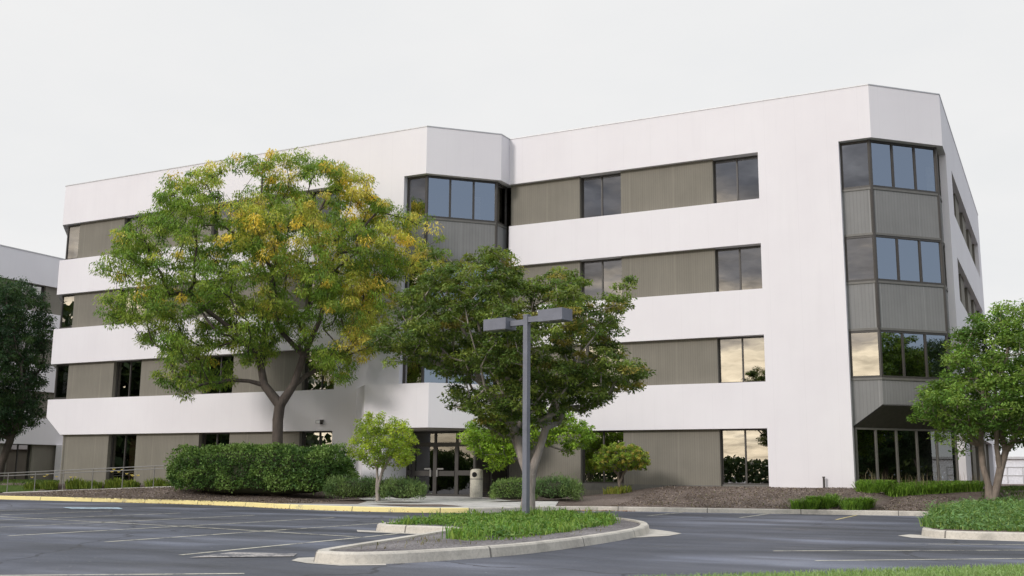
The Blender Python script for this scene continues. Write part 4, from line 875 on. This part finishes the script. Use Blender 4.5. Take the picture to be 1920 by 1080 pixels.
for i, (x, fl, lab) in enumerate(LIL):
    y = 37.45; z = hgt(x, y) - .02; t = empty('daylily_clump', (x, y - (.25 * (i % 2)), z), label=lab, cat='plant', group='day lilies behind the ramp railing')
    r_ = np.random.default_rng(60 + i); n = 460; wq = r_.uniform(.42, .72); a = r_.uniform(0, 6.283, n); q = np.sqrt(r_.uniform(0, 1, n)); p = np.stack([np.cos(a) * q * wq, np.sin(a) * q * .3, np.zeros(n)], 1)
    g = blades(r_, p, (.58 + .26 * ((i * 7) % 5) / 4) * (1 - .35 * q) if i < 7 else .34 * (1 - .3 * q), .03, 1.0, [(.20, .27, .05), (.26, .32, .06), (.14, .21, .04)], 'foliage', parent=t, kind=None, arch=1.1)
    if fl or i == 0:
        m_ = {0: 1, 1: 3, 2: 2, 4: 5, 5: 5}[i]
        for f in range(m_):
            fx, fz = r_.uniform(-.45, .45), r_.uniform(.50, .70) + (.18 if i == 4 else 0)
            c = np.array([[fx, r_.uniform(-.2, .2), fz]]); cc = np.repeat(c, 6, 0); aa = np.arange(6) * 1.047; d = np.stack([np.cos(aa), np.sin(aa), np.full(6, .5)], 1)
            V = leaf_quads(r_, cc + d * .04, d, np.tile([0, 0, 1.], (6, 1)), np.full(6, .15), np.full(6, .08)); quads('flower', V, M['petal'], t, col=np.tile([(.85, .72, .30)], (6, 1)))

# ------------------------------------------------------------------ what the windows mirror, behind and beside the camera
def copy_tree(src, loc, rz_, label, s=1.0):
    r = src.copy(); r.location = loc; r.rotation_euler = (0, 0, rz_); r.scale = (s, s, s); COL.objects.link(r); r['label'] = label
    for ch in src.children:
        c = ch.copy(); COL.objects.link(c); c.parent = r
    return r
for i, (src, x, y, s, lab) in enumerate(((lt, 8.8, 40.6, .66, 'dark tree beyond the right edge, mirrored in the corner bay'), (lt, 11.5, 44.5, .78, 'second dark tree beyond the right edge'), (lt, 13, 37.2, .72, 'third dark tree beyond the right edge'), (lt, 18, 41.5, .8, 'fourth dark tree farthest beyond the right edge'))):
    copy_tree(src, (x, y, 0), i * 1.3, lab, s)
def wood(name, path, hmin, hvar, n, sz, seed, depth=4):
    r_ = np.random.default_rng(seed); P = np.array(path, float); sg = np.linalg.norm(np.diff(P, axis=0), axis=1); cs = np.concatenate([[0], np.cumsum(sg)]); u = r_.uniform(0, cs[-1], n)
    x = np.interp(u, cs, P[:, 0]); y = np.interp(u, cs, P[:, 1]); tp = np.array([hmin + hvar * (.6 * noise.noise(Vector((a * .07, seed, 0))) + .45 * noise.noise(Vector((a * .35, seed, 3)))) for a in u]); z = r_.uniform(0, 1, n) ** .85 * tp
    c = np.stack([x + r_.uniform(-depth, depth, n), y + r_.uniform(-depth, depth, n), z], 1); q = sz * r_.uniform(.6, 1.4, n)
    quads(name, leaf_quads(r_, c, r_.normal(0, 1, (n, 3)), r_.normal(0, 1, (n, 3)), q, q * .6), M['leafd'], col=np.array([(.045, .075, .025), (.03, .055, .02), (.07, .10, .03)])[r_.integers(0, 3, n)], kind='stuff')
wood('woodland_edge', [(-84, 44), (-74, 30), (-64, 15), (-60, 2)], 13, 7, 34000, .85, 5, 3)
wood('far_treeline', [(-260, -115), (120, -115)], 4.4, 2.2, 60000, .8, 6, 4)
wood('far_treeline', [(75, 60), (78, -60)], 5.2, 4, 12000, .9, 7, 4)
wood('woodland_edge', [(26, 60), (24, 45), (26, 28)], 4.2, 1.6, 9000, .5, 8, 1.5)
ln_ = empty('utility_line', (-35, -34, 0), label='timber utility poles with sagging wires behind the camera', cat='utility line')
for xx in (-70, -25, 20, 62): MB().tube((xx + 35, 0, 0), (xx + 35, 0, 12.5), .15, .11, 10).box(xx + 33.8, xx + 36.2, -.06, .06, 11.6, 11.75).build('pole', M['pole'], ln_)
for hz in (11.75, 10.3):
    w_ = MB()
    for a, b in ((-70, -25), (-25, 20), (20, 62)):
        pr = None
        for k in range(13):
            f = k / 12; p = (a + (b - a) * f + 35, 0, hz - 4 * .8 * f * (1 - f))
            if pr: w_.tube(pr, p, .035, .035, 4, False)
            pr = p
    w_.build('wire', M['frame'], ln_)
